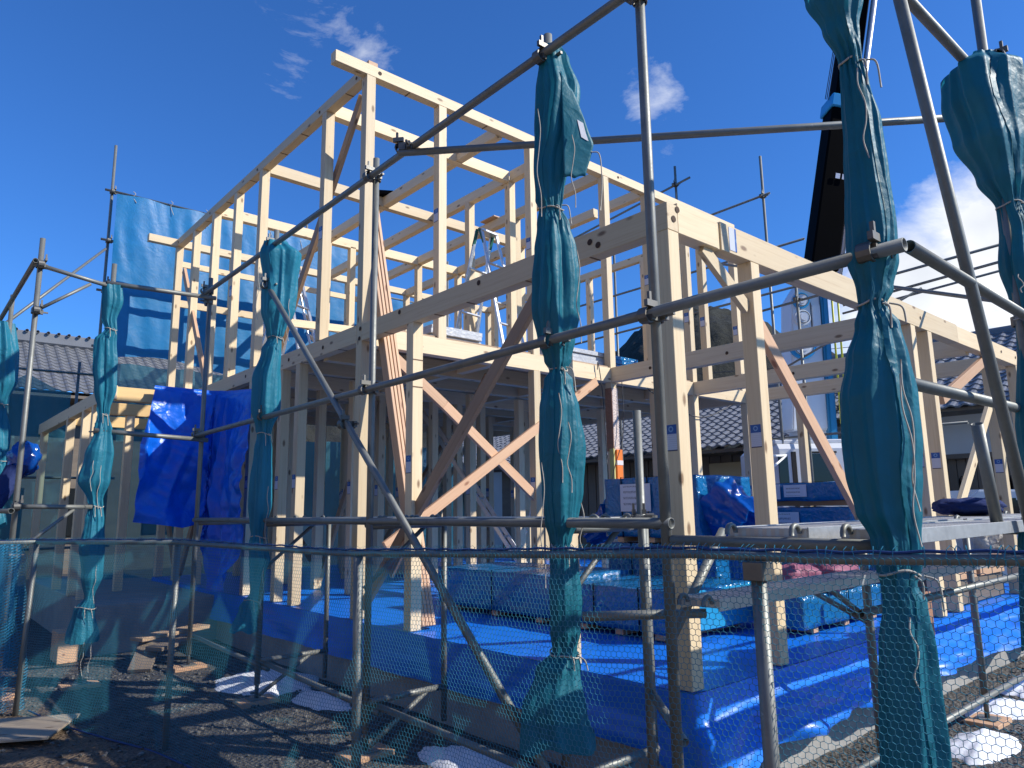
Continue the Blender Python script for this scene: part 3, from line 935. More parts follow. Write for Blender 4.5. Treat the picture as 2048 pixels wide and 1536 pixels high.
# low bracket deck between scaffold and slab
plank((-.70, -.565), (1.02, -.565), .18, .575, sc)
plank((1.10, -.565), (2.85, -.565), .18, .54, sc)
rail(sc, (-.95, -.12, .50), (-.50, -.45, .50), 'bracket', .0213); rail(sc, (-.5, -.13, .10), (-.66, -.42, -.02), 'bracket', .0213)
rail(sc, (.86, -.20, .50), (1.12, -.47, .28), 'bracket', .016); rail(sc, (.72, -.42, .52), (1.12, -.47, .30), 'bracket', .016)
rail(sc, (-.76, -.44, .40), (-.30, -.44, .86), 'diagonal_brace', .0213)
rail(sc, (.10, -1.44, 1.30), (.28, -1.42, .86), 'bracket', .024)

# --- scaffold behind the house, left, with its big sheet
bs = thing('back_left_scaffold', 'tall pipe scaffold behind the left gable carrying a cyan sheet', 'scaffold', (-.85, 11.0, GROUND))
for x, zt in ((-.86, 7.40), (.95, 6.6), (2.75, 6.85), (4.55, 6.85), (6.35, 6.85)):
    pole(bs, x, 11.0, GROUND, zt)
for z in (6.52, 5.62, 4.72, 3.75): 
    rail(bs, (-.98, 10.94, z), (7.1, 10.94, z + .02), r=.0213)
    for x in (-.86, .95, 2.75): clamp((x, 11.0, z), bs, -1.57)
for (x, z) in ((-3.9, 3.70), (-2.9, 3.70)): pole(bs, x, 12.3, GROUND, z)
rail(bs, (-4.6, 12.24, 3.45), (-.6, 12.24, 3.48), r=.0213); rail(bs, (-4.6, 12.24, 1.60), (-.2, 12.24, 1.62), r=.0213); rail(bs, (-4.6, 12.24, .40), (-.2, 12.24, .42), r=.0213)
pole(bs, -1.95, 12.3, GROUND, 3.7); pole(bs, -.9, 12.3, GROUND, 3.7)

# --- scaffold behind the house, right
br = thing('back_right_scaffold', 'thin pipe scaffold standing behind the right end of the frame', 'scaffold', (8.0, 4.0, GROUND))
for (x, y, zt) in ((7.75, 5.35, 7.55), (8.04, 3.71, 7.20), (8.2, 2.0, 5.6), (8.05, 3.25, 4.9), (8.0, 7.2, 6.4), (7.9, 9.0, 6.2)):
    pole(br, x, y, GROUND, zt)
rail(br, (7.72, 9.6, 6.75), (7.72, 5.0, 7.18), r=.0213)
rail(br, (7.98, 9.6, 6.34), (7.98, 3.55, 6.42), r=.0213)
rail(br, (7.85, 10.0, 5.35), (7.98, 3.0, 5.4), r=.0213)
rail(br, (7.98, 9.6, 4.55), (7.98, 2.6, 4.62), r=.0213)
rail(br, (8.12, 4.4, 4.35), (8.2, .2, 4.55), r=.0213); rail(br, (8.3, 2.6, 4.2), (8.9, -3.8, 4.75), r=.0213); rail(br, (8.25, 2.6, 4.05), (8.5, .0, 4.28), r=.018)
rail(br, (8.1, 3.8, 3.2), (8.3, 1.4, 4.2), 'diagonal_brace', .018)
rail(br, (8.2, 4.5, 2.1), (8.3, 1.0, 2.1), r=.02)
for (x, y, z) in ((7.75, 5.35, 7.15), (8.04, 3.71, 6.42), (8.2, 2.0, 4.45), (8.05, 3.25, 4.4)): clamp((x, y, z), br, math.pi)

# ------------------------------------------------------------------ rolled and tied sheets
PROF_A = [(3.313, -0.003, 0.103), (3.162, 0.009, 0.103), (2.949, -0.012, 0.075), (2.843, 0.014, 0.057), (2.737, -0.034, 0.102), (2.476, -0.015, 0.115), (2.218, 0.009, 0.102), (2.014, 0.008, 0.058), (1.963, 0.013, 0.048), (1.811, 0.023, 0.08), (1.561, 0.001, 0.136), (1.314, -0.028, 0.161), (1.118, 0.001, 0.074), (1.06, 0.013, 0.067), (0.924, 0.013, 0.093), (0.685, 0.008, 0.117), (0.401, 0.038, 0.096), (0.19, 0.026, 0.043), (0.074, -0.007, 0.096), (-0.224, -0.004, 0.142)]
PROF_B = [(3.493, -0.005, 0.111), (3.369, 0.04, 0.19), (3.123, 0.048, 0.152), (2.832, 0.046, 0.147), (2.592, 0.037, 0.081), (2.554, 0.031, 0.064), (2.45, 0.008, 0.092), (2.169, -0.028, 0.127), (1.891, -0.029, 0.129), (1.709, -0.035, 0.075), (1.663, -0.033, 0.061), (1.528, -0.036, 0.084), (1.26, -0.042, 0.1), (1.039, -0.036, 0.105), (0.864, -0.046, 0.077), (0.786, -0.042, 0.064), (0.691, -0.042, 0.081), (0.563, -0.028, 0.094), (0.435, -0.042, 0.07), (0.287, -0.045, 0.05), (0.161, -0.09, 0.086), (-0.035, -0.119, 0.125)]
PROF_C = [(3.534, 0.025, 0.056), (3.457, 0.037, 0.084), (3.272, 0.054, 0.119), (3.031, 0.03, 0.109), (2.795, -0.002, 0.091), (2.621, -0.007, 0.072), (2.57, -0.002, 0.058), (2.478, 0.011, 0.084), (2.337, 0.015, 0.106), (2.17, 0.012, 0.118), (2.005, 0.003, 0.118), (1.843, 0.005, 0.093), (1.736, 0.008, 0.065), (1.678, 0.009, 0.041), (1.63, 0.012, 0.071), (1.474, 0.014, 0.103), (1.268, 0.019, 0.114), (1.066, 0.016, 0.108), (0.918, 0.012, 0.088), (0.819, 0.003, 0.056), (0.79, 0.003, 0.044), (0.722, 0.02, 0.075), (0.531, 0.018, 0.094), (0.389, 0.013, 0.083), (0.296, 0.008, 0.061), (0.204, -0.025, 0.116), (0.022, -0.053, 0.172), (-0.135, -0.045, 0.196)]
PROF_D = [(2.991, -0.073, 0.122), (2.862, -0.048, 0.098), (2.736, -0.036, 0.061), (2.611, -0.015, 0.038), (2.585, -0.013, 0.037), (2.509, -0.006, 0.047), (2.348, 0.006, 0.063), (2.152, 0.002, 0.075), (1.96, -0.001, 0.086), (1.829, -0.006, 0.085), (1.718, -0.012, 0.061), (1.658, -0.028, 0.045), (1.591, -0.02, 0.074), (1.467, -0.033, 0.1), (1.326, -0.041, 0.119), (1.189, -0.041, 0.124), (1.071, -0.046, 0.117), (0.955, -0.044, 0.103), (0.857, -0.03, 0.078), (0.776, -0.03, 0.069), (0.712, -0.036, 0.054), (0.664, -0.023, 0.068), (0.508, -0.028, 0.088), (0.356, -0.035, 0.094), (0.206, -0.04, 0.103), (0.06, -0.049, 0.104)]
PROF_E = [(3.363, -0.014, 0.068), (3.258, -0.034, 0.197), (3.11, -0.04, 0.197), (2.878, -0.022, 0.172), (2.65, 0.008, 0.113), (2.487, 0.027, 0.06), (2.371, 0.046, 0.075), (2.154, 0.031, 0.086), (1.993, 0.031, 0.065), (1.887, 0.023, 0.045), (1.731, 0.027, 0.056), (1.349, -0.013, 0.069), (1.029, -0.039, 0.049), (0.743, -0.079, 0.073), (0.282, -0.114, 0.089)]
PROF_F = [(3.215, -0.117, 0.146), (2.884, -0.073, 0.185), (2.528, -0.038, 0.179), (2.294, -0.019, 0.087), (2.207, -0.009, 0.069), (1.947, -0.038, 0.143), (1.491, -0.012, 0.147), (1.155, 0.033, 0.099), (0.879, 0.049, 0.14)]

RTH = Vector((RT.x, RT.y, 0)).normalized()
FWH = Vector((-RTH.y, RTH.x, 0))
def interp(prof, z):
    if z >= prof[0][0]: return prof[0][1:]
    for a, b in zip(prof, prof[1:]):
        if z >= b[0]:
            t = (a[0] - z) / (a[0] - b[0]); t = t * t * (3 - 2 * t) if abs(a[0] - b[0]) < .3 else t
            return tuple(a[i] + (b[i] - a[i]) * t for i in (1, 2))
    return prof[-1][1:]
def rolled_sheet(px, py, prof, label, ties, m, seed, nu=110, dz=.014, depth=.8, folds=7, strings=(), group='rolled sheets tied to scaffold poles', amp=1.0):
    """sheet gathered round a pole: a folded tube, pinched where the cords hold it"""
    rng = random.Random(seed)
    z0, z1 = prof[0][0], prof[-1][0]
    rows = max(8, int((z0 - z1) / dz))
    root = thing('rolled_sheet', label, 'sheet', (px, py, z1), group)
    ks = [(rng.choice((2, 3)), rng.uniform(0, 6.28), rng.uniform(-.5, .5), .10), (rng.choice((4, 5)), rng.uniform(0, 6.28), rng.uniform(-.5, .5), .075),
          (folds + 1, rng.uniform(0, 6.28), rng.uniform(-.4, .4), .02)]
    pk = [(11, rng.uniform(0, 6.28), .10), (17, rng.uniform(0, 6.28), .06)]
    vs = []; fs = []
    for j in range(rows + 1):
        z = z0 + (z1 - z0) * j / rows
        off, r = interp(prof, z)
        tie = min([abs(z - t) for t in ties] + [9])
        gather = math.exp(-(tie / .10) ** 2) + .04
        r = r * (1 + .05 * nz(z * 3, seed))
        tw = .9 * nz(z * 1.1, seed * 3.1)
        for i in range(nu):
            a = 2 * math.pi * i / nu
            d = 0
            for k, ph, sl, am in ks:
                s = math.sin(k * a + ph + sl * z * 2.2 + tw * 1.6)
                d += am * amp * (1 - abs(s) * 2 + (s if k < 6 else 0)) * (.75 + .7 * nz(z * 1.7 + k, a * .8, seed))
            for k, ph, am in pk:      # fine gathers fan out from the cords
                d += am * amp * (1 - 2 * abs(math.sin((k * a + ph) * .5 + .6 * nz(a * 2, seed, k)))) * gather
            d += .15 * amp * nz(math.cos(a) * 1.3 + seed, math.sin(a) * 1.3, z * 1.8)
            d += .035 * amp * nz(math.cos(a) * 3 + seed, math.sin(a) * 3, z * 5)
            rr = r * (1 + d - .03)
            rr = max(rr, .012)
            q = RTH * (off + rr * math.cos(a)) + FWH * (max(rr * depth, min(rr, .045)) * math.sin(a))
            zz = z + (.022 * nz(a * 1.2, seed, 3) * (j / rows) * 3 if j > rows - 5 else 0)
            vs.append((q.x, q.y, zz - z1))
    for j in range(rows):
        for i in range(nu):
            i2 = (i + 1) % nu
            fs.append((j * nu + i, j * nu + i2, (j + 1) * nu + i2, (j + 1) * nu + i))
    o = new_obj('sheet', mesh_from('sheet', vs, fs, True), mat[m], root)
    # stitched hem running down the bundle
    hem = []
    hv = []; hf = []
    a0 = rng.uniform(3.9, 5.2)
    for j in range(2, rows - 1, 2):
        aa = a0 + .5 * nz(j * .02, seed)
        for da in (-.10, .10):
            i = int(((aa + da) % 6.2832) / 6.2832 * nu) % nu
            v = Vector(vs[j * nu + i]); c = Vector((RTH.x * interp(prof, z0 + (z1 - z0) * j / rows)[0], RTH.y * interp(prof, z0 + (z1 - z0) * j / rows)[0], v.z))
            hv.append(v + (v - c).normalized() * .006)
    for j in range(len(hv) // 2 - 1): hf.append((2 * j, 2 * j + 1, 2 * j + 3, 2 * j + 2))
    new_obj('hem', mesh_from('hem', hv, hf, True), mat[m], root)
    for t in ties:
        off, r = interp(prof, t)
        pts = []
        for k in range(22):
            a = 2 * math.pi * k / 22
            q = Vector((px, py, t)) + RTH * (off + (r * 1.02 + .004) * math.cos(a)) + FWH * (max(r * depth, .03) * 1.03 * math.sin(a))
            q.z += .012 * math.sin(a + seed) + .006 * math.sin(3 * a)
            pts.append(q)
        tube_path('tie_cord', pts, .0042, mat['rope'], root, 6, True)
        for s in (0, 1):
            st = Vector((px, py, t)) + RTH * (off + r * (.4 + .5 * s)) - FWH * (r * .85)
            L = rng.uniform(.06, .13)
            tube_path('cord_end', smooth_path([st, st + RTH * (.012 + .02 * s) - FWH * .02 - Vector((0, 0, .02)), st + RTH * (.015 + .03 * s) - FWH * .012 - Vector((0, 0, L))], 5), .0036, mat['rope'], root, 5)
    for (z, dx, L) in strings:
        off, r = interp(prof, z)
        st = Vector((px, py, z)) + RTH * (off + dx * r) - FWH * (r * .8 + .01)
        w = [st]
        for k in range(1, 6):
            w.append(st + RTH * (.012 * math.sin(k * 1.9 + seed)) - FWH * .012 - Vector((0, 0, L * k / 5)))
        tube_path('hanging_cord', smooth_path(w, 5), .0027, mat['rope'], root, 5)
    return root

rolled_sheet(-1.77, 5.68, PROF_A, 'slim teal sheet tied in knots round the pole left of the hanging blue tarp', [2.85, 1.97, 1.06, .10], 'teal_sunlit', 11, folds=6,
             strings=((1.45, .8, .42), (1.5, .2, .3), (.5, .9, .36), (-.2, .6, .30), (-.2, 1.1, .34)), amp=1.25)
rolled_sheet(-.78, 3.9, PROF_B, 'teal sheet gathered round the second pole, where the diagonal pipe starts', [2.56, 1.67, .76, .22], 'teal_sunlit', 23, folds=6,
             strings=((3.2, -.9, .5), (2.9, .95, .4), (1.2, .95, .5), (.5, .9, .4)))
rolled_sheet(-.78, .18, PROF_C, 'long teal sheet tied four times down the middle pole of the picture', [2.57, 1.69, .79, .28], 'teal', 37, nu=140, dz=.011, folds=7,
             strings=((3.1, -.95, .62), (2.95, .85, .42), (2.3, .95, .5), (1.55, -.1, .45), (1.4, .3, .35), (1.2, -.98, .6), (1.0, .85, .3)))
rolled_sheet(-.78, -1.44, PROF_D, 'largest and nearest teal sheet, bundled on the pole beside the steel planks', [2.59, 1.66, .745], 'teal', 41, nu=170, dz=.008, folds=6,
             strings=((2.55, -.1, .36), (1.45, .35, .5), (1.40, .25, .56), (.62, -.3, .22), (2.95, -1.15, .14)), amp=.9)
rolled_sheet(.91, -1.46, PROF_E, 'teal sheet puffed out below a pole top at the right picture edge', [2.49, 1.89], 'teal', 53, nu=130, dz=.011, folds=5,
             strings=((2.75, .6, .12), (2.1, -.8, .1)))
rolled_sheet(-2.43, 7.6, PROF_F, 'teal sheet tied to the leftmost pole, cut by the picture edge', [2.25, 1.6], 'teal_sunlit', 61, folds=6)
# loose flap with its maker's patch on the middle bundle
fl = thing('sheet_flap', 'small loose teal flap with a printed patch and cord on the middle bundle', 'sheet', (-.6, .05, 3.0))
def flap(u, v):
    p = Vector((-.78, .18, 0)) + RTH * (.06 + .17 * u * (1 - .5 * abs(v - .62) * 1.6)) - FWH * (.09 - .03 * u)
    return Vector((p.x, p.y, 3.33 - .62 * v + .16 * u * (v - .9) + .02 * nz(u * 3, v * 4)))
grid_obj('flap_sheet', 14, 22, flap, mat['teal'], fl, .002)
def patch(u, v):
    q = flap(.62 + .24 * u, .36 + .22 * v); return q - FWH * .004
grid_obj('patch', 4, 6, patch, mat['paper'], fl)
tube_path('cord', smooth_path([flap(.98, .70), flap(.98, .70) + Vector((.03, -.03, -.02)), flap(.98, .7) + Vector((.035, -.035, -.18)), flap(.98, .7) + Vector((.02, -.03, -.34))], 6), .0036, mat['rope'], fl, 5)

# ------------------------------------------------------------------ big flat sheets behind
def hung_sheet(name, x0, x1, y, ztop, zbot, label, m, amp, seed, nx=90, nzz=60):
    def fn(u, v):
        x = x0 + (x1 - x0) * u
        z = ztop(u) + (zbot(u) - ztop(u)) * v
        hang = .5 + .5 * math.cos(u * (x1 - x0) / .9 * 6.283)
        d = amp * (.7 * nz(x * 1.6 + seed, z * .35) + .35 * nz(x * 4.3 + z * .4, z * .5 + seed) + .25 * abs(nz(x * 5 + seed + z, z * 1.2 - x)) + .22 * hang * nz(x * 6, seed) * math.exp(-v * 5))
        return (x, y + d, z - .03 * hang * math.exp(-v * 14))
    o = grid_obj(name, nx, nzz, fn, mat[m])
    return tag(o, label, 'sheet')
hung_sheet('scaffold_sheet', -.80, 3.9, 10.86, lambda u: 6.50 + .02 * u, lambda u: 3.55 + .1 * math.sin(u * 9), 'big cyan sheet laced to the scaffold rails behind the left gable', 'cyan', .065, 3.0)
hung_sheet('scaffold_sheet', 3.95, 6.2, 10.86, lambda u: 5.60, lambda u: 3.3, 'cyan sheet on the back scaffold, seen between the second floor posts', 'cyan', .08, 9.0, 40, 50)
hung_sheet('scaffold_sheet', -.80, 2.6, 10.90, lambda u: 3.50, lambda u: -.56, 'thin blue sheet hanging low behind the porch, a roof showing through', 'ghost', .12, 5.0)
hung_sheet('scaffold_sheet', -5.6, -1.0, 12.2, lambda u: 3.40 - .25 * abs(math.sin(u * 11)), lambda u: -.5 + .1 * math.sin(u * 14), 'ragged teal sheets hanging from the far left rail', 'ghost', .30, 15.0)
hung_sheet('scaffold_sheet', 2.3, 7.0, 11.3, lambda u: 2.4, lambda u: -.3, 'pale teal sheet behind the ground floor posts', 'ghost', .2, 19.0)
# laces along the upper rail
lac = thing('sheet_lacing', 'white cord knots lacing the cyan sheet to its top rail', 'cord', (-.8, 10.9, 6.5))
for k, x in enumerate(np.arange(-.55, 6.3, .62)):
    p = Vector((x, 10.90, 6.53 if x < 3.9 else 5.63))
    tube_path('lace', smooth_path([p + Vector((0, -.02, .05)), p + Vector((.03, -.05, .0)), p + Vector((.0, -.03, -.06)), p + Vector((.05, -.06, -.16 - .06 * (k % 3)))], 5), .006, mat['rope'], lac, 5)

# ------------------------------------------------------------------ safety net fence
fence = thing('net_fence', 'low fence of teal hexagonal netting on steel posts along the front of the site', 'fence', (-1.74, 3.06, GROUND))
FP = [(-3.35, 5.75, .74), (-2.33, 4.90, .755), (-1.76, 3.10, .775), (-1.62, 2.1, .765), (-1.50, 1.1, .757), (-1.41, .42, .775), (-1.32, -.31, .795), (-1.25, -.92, .817), (-1.19, -1.40, .815), (-1.10, -2.05, .835), (-1.0, -2.9, .85)]
fpath = [Vector(p) for p in FP]
def fence_pt(s):
    """point on the top rail at arc length s"""
    for a, b in zip(fpath, fpath[1:]):
        L = (b - a).length
        if s <= L: return a + (b - a) * (s / L)
        s -= L
    return fpath[-1].copy()
FLEN = sum((b - a).length for a, b in zip(fpath, fpath[1:]))
for a, b in ((fpath[0], fpath[1]), (fpath[1], fpath[2])): pipe('rail', a, b, .0175, mat['steel'], fence, 12)
tube_path('rail', fpath[2:], .0150, mat['steel'], fence, 12)
for (x, y, zt, lean, r) in ((-2.33, 4.90, .76, (.04, .02), .0213), (-1.74, 3.06, .785, (.0, .0), .0213), (-1.49, .93, .765, (-.05, -.06), .0243), (-1.21, -1.15, .82, (.0, .0), .0243), (-1.02, -2.6, .84, (0, 0), .0243)):
    g = ground_h(x, y)
    pipe('post', (x - lean[0], y - lean[1], g - .1), (x, y, zt - .02), r, mat['steel'], fence, 14)
for y in (-1.15, ): block('rail_bracket', (-1.245, -1.185, .74), (-1.175, -1.115, .80), mat['steel_dark'], fence)
def net():
    cw, chh = .0210, .0182
    rows = 76
    cols = int(FLEN / cw)
    Vx = []; 
    segs = []
    top0 = .0
    def node(i, j):
        s = i * cw * .5
        p = fence_pt(min(s, FLEN - .001))
        h = p.z - GROUND + .02
        d = j * chh
        t = d / (rows * chh)
        bulge = .05 * nz(s * 1.1, t * 2.0, 2.2) * math.sin(math.pi * min(t, 1)) * 2 + .018 * nz(s * 5, t * 4, 7)
        sag = .018 * nz(s * 2.3, 1.3) + .010 * nz(s * 9, t * 2.0, 5)
        a = fence_pt(max(0, s - .05)); b = fence_pt(min(FLEN, s + .05)); tn = (b - a); tn.z = 0; tn.normalize()
        nrm = Vector((-tn.y, tn.x, 0))
        along = .012 * nz(s * 3, t * 6, 11)
        z = p.z + .004 - t * (h) * 1.0 + sag * t
        q = p + nrm * (bulge + .026 * (-1)) + tn * along
        return (q.x, q.y, max(z, GROUND - .01))
    # hexagonal net: node columns at half-cell spacing
    idx = {}
    P = []
    def gid(i, j):
        k = (i, j)
        if k not in idx: idx[k] = len(P); P.append(node(i, j))
        return idx[k]
    E = []
    for j in range(rows + 1):
        for i in range(0, cols * 2):
            # zig-zag row
            ja = j + (.13 if (i + j) % 2 else -.13)
            jb = j + (.13 if (i + 1 + j) % 2 else -.13)
            E.append((gid(i, ja), gid(i + 1, jb)))
            if (i + j) % 2 and j < rows:
                E.append((gid(i, j + .13), gid(i, j + 1 - .13)))
    P = np.array(P); E = np.array(E)
    A = P[E[:, 0]]; B = P[E[:, 1]]; D = B - A
    D /= np.maximum(np.linalg.norm(D, axis=1, keepdims=True), 1e-6)
    ref = np.tile(np.array([[.74, .66, .1]]), (len(E), 1))
    Y = np.cross(D, ref); Y /= np.maximum(np.linalg.norm(Y, axis=1, keepdims=True), 1e-6)
    Z = np.cross(D, Y)
    r = .00105
    n = len(E)
    verts = np.empty((n, 6, 3))
    for k in range(3):
        a = 2 * math.pi * k / 3 + math.pi / 2
        o = (Y * math.cos(a) + Z * math.sin(a)) * r
        verts[:, k] = A + o - D * r; verts[:, 3 + k] = B + o + D * r
    verts = verts.reshape(-1, 3)
    base = (np.arange(n) * 6)[:, None]
    quads = np.concatenate([base + np.array([[k, (k + 1) % 3, 3 + (k + 1) % 3, 3 + k]]) for k in range(3)], axis=0)
    off = np.array(base_of(fence))
    me = bpy.data.meshes.new('net')
    me.vertices.add(len(verts)); me.vertices.foreach_set('co', (verts - off).ravel())
    me.loops.add(quads.size); me.loops.foreach_set('vertex_index', quads.ravel().astype(np.int32))
    me.polygons.add(len(quads)); me.polygons.foreach_set('loop_start', (np.arange(len(quads)) * 4).astype(np.int32))
    me.update(calc_edges=True); me.validate()
    o = new_obj('net', me, mat['net'], fence); o['kind'] = 'stuff'
    return o
net()
# blue head rope with its lashings
rp = []
for k in range(int(FLEN / .02)):
    p = fence_pt(k * .02)
    rp.append(p + Vector((-.003 * math.sin(k * .5), .004, .021 + .002 * math.sin(k * .9) + .006 * nz(k * .05))))
tube_path('head_rope', rp, .0048, mat['net_blue'], fence, 6)
V = []; F = []
rng = random.Random(5)
for k in range(int(FLEN / .022)):
    p = fence_pt(k * .022); a = fence_pt(min(FLEN, k * .022 + .03)); t = (a - p).normalized()
    if rng.random() < .25: continue
    n0 = Vector((-t.y, t.x, 0)); b = len(V); seg = 8
    for q in range(seg):
        an = 2 * math.pi * q / seg
        c = p + n0 * (.026 * math.cos(an)) + Vector((0, 0, .030 * math.sin(an) + .008)) + t * (.008 * math.sin(an + k))
        for s in (-1, 1): V.append(c + t * s * .0014 - fence.location); 
    for q in range(seg):
        q2 = (q + 1) % seg
        F.append((b + 2 * q, b + 2 * q + 1, b + 2 * q2 + 1, b + 2 * q2))
o = new_obj('lashing', mesh_from('lashing', V, F), mat['net'], fence); o['kind'] = 'stuff'
# slack netting gathered at the left fence post
def bunch(u, v):
    a = u * 6.283
    r = .10 * (1 + .35 * math.sin(5 * a + v * 3) + .2 * nz(a, v * 6)) * (.7 + .5 * v)
    return (-2.52 + r * math.cos(a) * 1.5 - .30 * (1 - u) * .3, 4.98 + r * math.sin(a) * .8, .74 - 1.33 * v)
def bunch_net():
    nu, nv = 60, 110
    P = [[Vector(bunch(i / nu, j / nv)) for i in range(nu + 1)] for j in range(nv + 1)]
    V = []; F = []
    def strip(a, b, w=.0016):
        d = (b - a)
        if d.length < 1e-5: return
        n = d.cross(Vector((.65, .74, .17))).normalized() * w
        k = len(V); V.extend([a - n, a + n, b + n, b - n]); F.append((k, k + 1, k + 2, k + 3))
    for j in range(nv):
        for i in range(nu):
            if (i + j) % 2: strip(P[j][i], P[j + 1][i + 1])
            else: strip(P[j][i + 1], P[j + 1][i])
            if j % 2 == 0: strip(P[j][i], P[j][i + 1], .0012)
    o = new_obj('gathered_net', mesh_from('gathered_net', [v - fence.location for v in V], F), mat['net_bright'], fence); o['kind'] = 'stuff'
bunch_net()
tube_path('bottom_rope', smooth_path([(-2.28, 4.86, GROUND + .03), (-2.15, 4.3, GROUND + .015), (-1.95, 3.6, GROUND + .012), (-1.8, 3.05, GROUND + .02), (-1.66, 2.2, GROUND + .015), (-1.55, 1.4, GROUND + .02)], 10), .007, mat['net_blue'], fence, 6)

# ------------------------------------------------------------------ blue sheet over the slab
def deck_sheet():
    x0, x1, y0, y1 = -.012, 7.05, -.012, 10.1
    V = []; F = []
    xs = np.linspace(x0, x1, 130); ys = np.linspace(y0, y1, 170)
    def hz(x, y):
        e = min(x - x0, y - y0)
        return -.004 - .004 * (1 + nz(x * 2.2, y * 2.2, 3)) * min(1, e * 8) - .003 * max(0, nz(x * 1.0 + y * .6, y * 7)) 
    w = len(xs)
    for y in ys:
        for x in xs: V.append((x, y, hz(x, y)))
    for j in range(len(ys) - 1):
        for i in range(w - 1): a = j * w + i; F.append((a, a + 1, a + w + 1, a + w))
    # skirt hanging over the two visible sides; wraps round the near corner
    path = [(x0, y, -1, 0) for y in ys[::-1]][:-1]
    path += [(x0, y0, -.7, -.7)]
    path += [(x, y0, 0, -1) for x in xs[1:]]
    nr = 16; b = len(V)
    s = 0; prev = None
    for k, (x, y, nx, ny) in enumerate(path):
        if prev: s += math.hypot(x - prev[0], y - prev[1])
        prev = (x, y)
        right = ny < -.5
        drop = .335 + .02 * nz(s * 1.2) + (.012 * nz(s * 2.5, 2) if right else .0) + (.16 * max(0, 1 - abs(s - 10.15) / .35))
        for r in range(nr + 1):
            t = r / nr
            out = .010 + t * (.050 if right else .020) + t * (.06 if right else .02) * nz(s * (2.6 if right else 2.0), t * 1.5, 5) * 2.0 + (.03 if right else .012) * nz(s * 1.5, t * 7.0, 8) * t ** .5
            out += (.03 * abs(math.sin(s * 2.1 + 2 * nz(s * .7)))** 3 * t if right else 0)
            if right: out += .075 * max(0, min(1, (t - .30) / .14)) + .05 * max(0, min(1, (t - .72) / .10))
            out = max(out, .004)
            V.append((x + nx * out, y + ny * out, -.004 - drop * t + (.01 * nz(s * 8, t) * t)))
    for k in range(len(path) - 1):
        for r in range(nr):
            a = b + k * (nr + 1) + r
            F.append((a, a + 1, a + nr + 2, a + nr + 1))
    me = mesh_from('deck_sheet', V, F, True)
    bm = bmesh.new(); bm.from_mesh(me); bmesh.ops.remove_doubles(bm, verts=bm.verts, dist=.0002); bmesh.ops.recalc_face_normals(bm, faces=bm.faces); bm.to_mesh(me); bm.free()
    o = new_obj('slab_sheet', me, mat['deck_sheet'])
    tag(o, 'bright blue plastic sheet spread over the slab, its edges hanging down', 'tarp')
deck_sheet()

# ------------------------------------------------------------------ royal blue tarp hung at the porch
def tarp():
    path = [Vector((-.92, 7.19, 0)), Vector((-.5, 7.20, 0)), Vector((-.14, 7.16, 0)), Vector((-.085, 6.85, 0)), Vector((-.08, 6.4, 0)), Vector((-.08, 5.98, 0))]
    sp = smooth_path(path, 12); n = len(sp) - 1
    def bot(u):
        pts = [(0, .88), (.20, .80), (.36, .88), (.44, .50), (.56, .10), (.66, .04), (.80, .06), (.90, .42), (1, .64)]
        for a, b in zip(pts, pts[1:]):
            if u <= b[0]: t = (u - a[0]) / (b[0] - a[0]); return a[1] + (b[1] - a[1]) * t
        return pts[-1][1]
    def fn(u, v):
        k = min(n - 1, int(u * n)); t = u * n - k
        p = sp[k].lerp(sp[k + 1], t); tg = (sp[k + 1] - sp[k]).normalized(); nr = Vector((tg.y, -tg.x, 0))
        if nr.dot(Vector((-.65, -.74, 0))) < 0: nr = -nr
        zt = 2.56 - .22 * max(0, u - .45)
        z = zt + (bot(u) - zt) * v
        f = .11 * (1 - abs(math.sin(u * 11 + 3.0 * nz(u * 3, v * 1.4)))) ** 1.5 + .16 * nz(u * 5, v * 2.0, 3) + .07 * abs(nz(u * 11 + v * 3, v * 5 - u * 4, 5)) + .05 * abs(nz(u * 9 - v * 7, v * 8, 1))
        out = .03 + max(-.02, f + .06) * min(1, .2 + v * 1.6)
        if v < .03: out *= .4
        left = -.16 * min(1, v * 2.2) if u < .25 else 0
        q = p + nr * out + tg * (left * (1 - u * 4) if u < .25 else 0)
        return (q.x, q.y, z)
    o = grid_obj('hanging_tarp', 150, 90, fn, mat['tarp'])
    tag(o, 'royal blue tarpaulin draped over the porch beams, its point trailing down', 'tarp')
tarp()

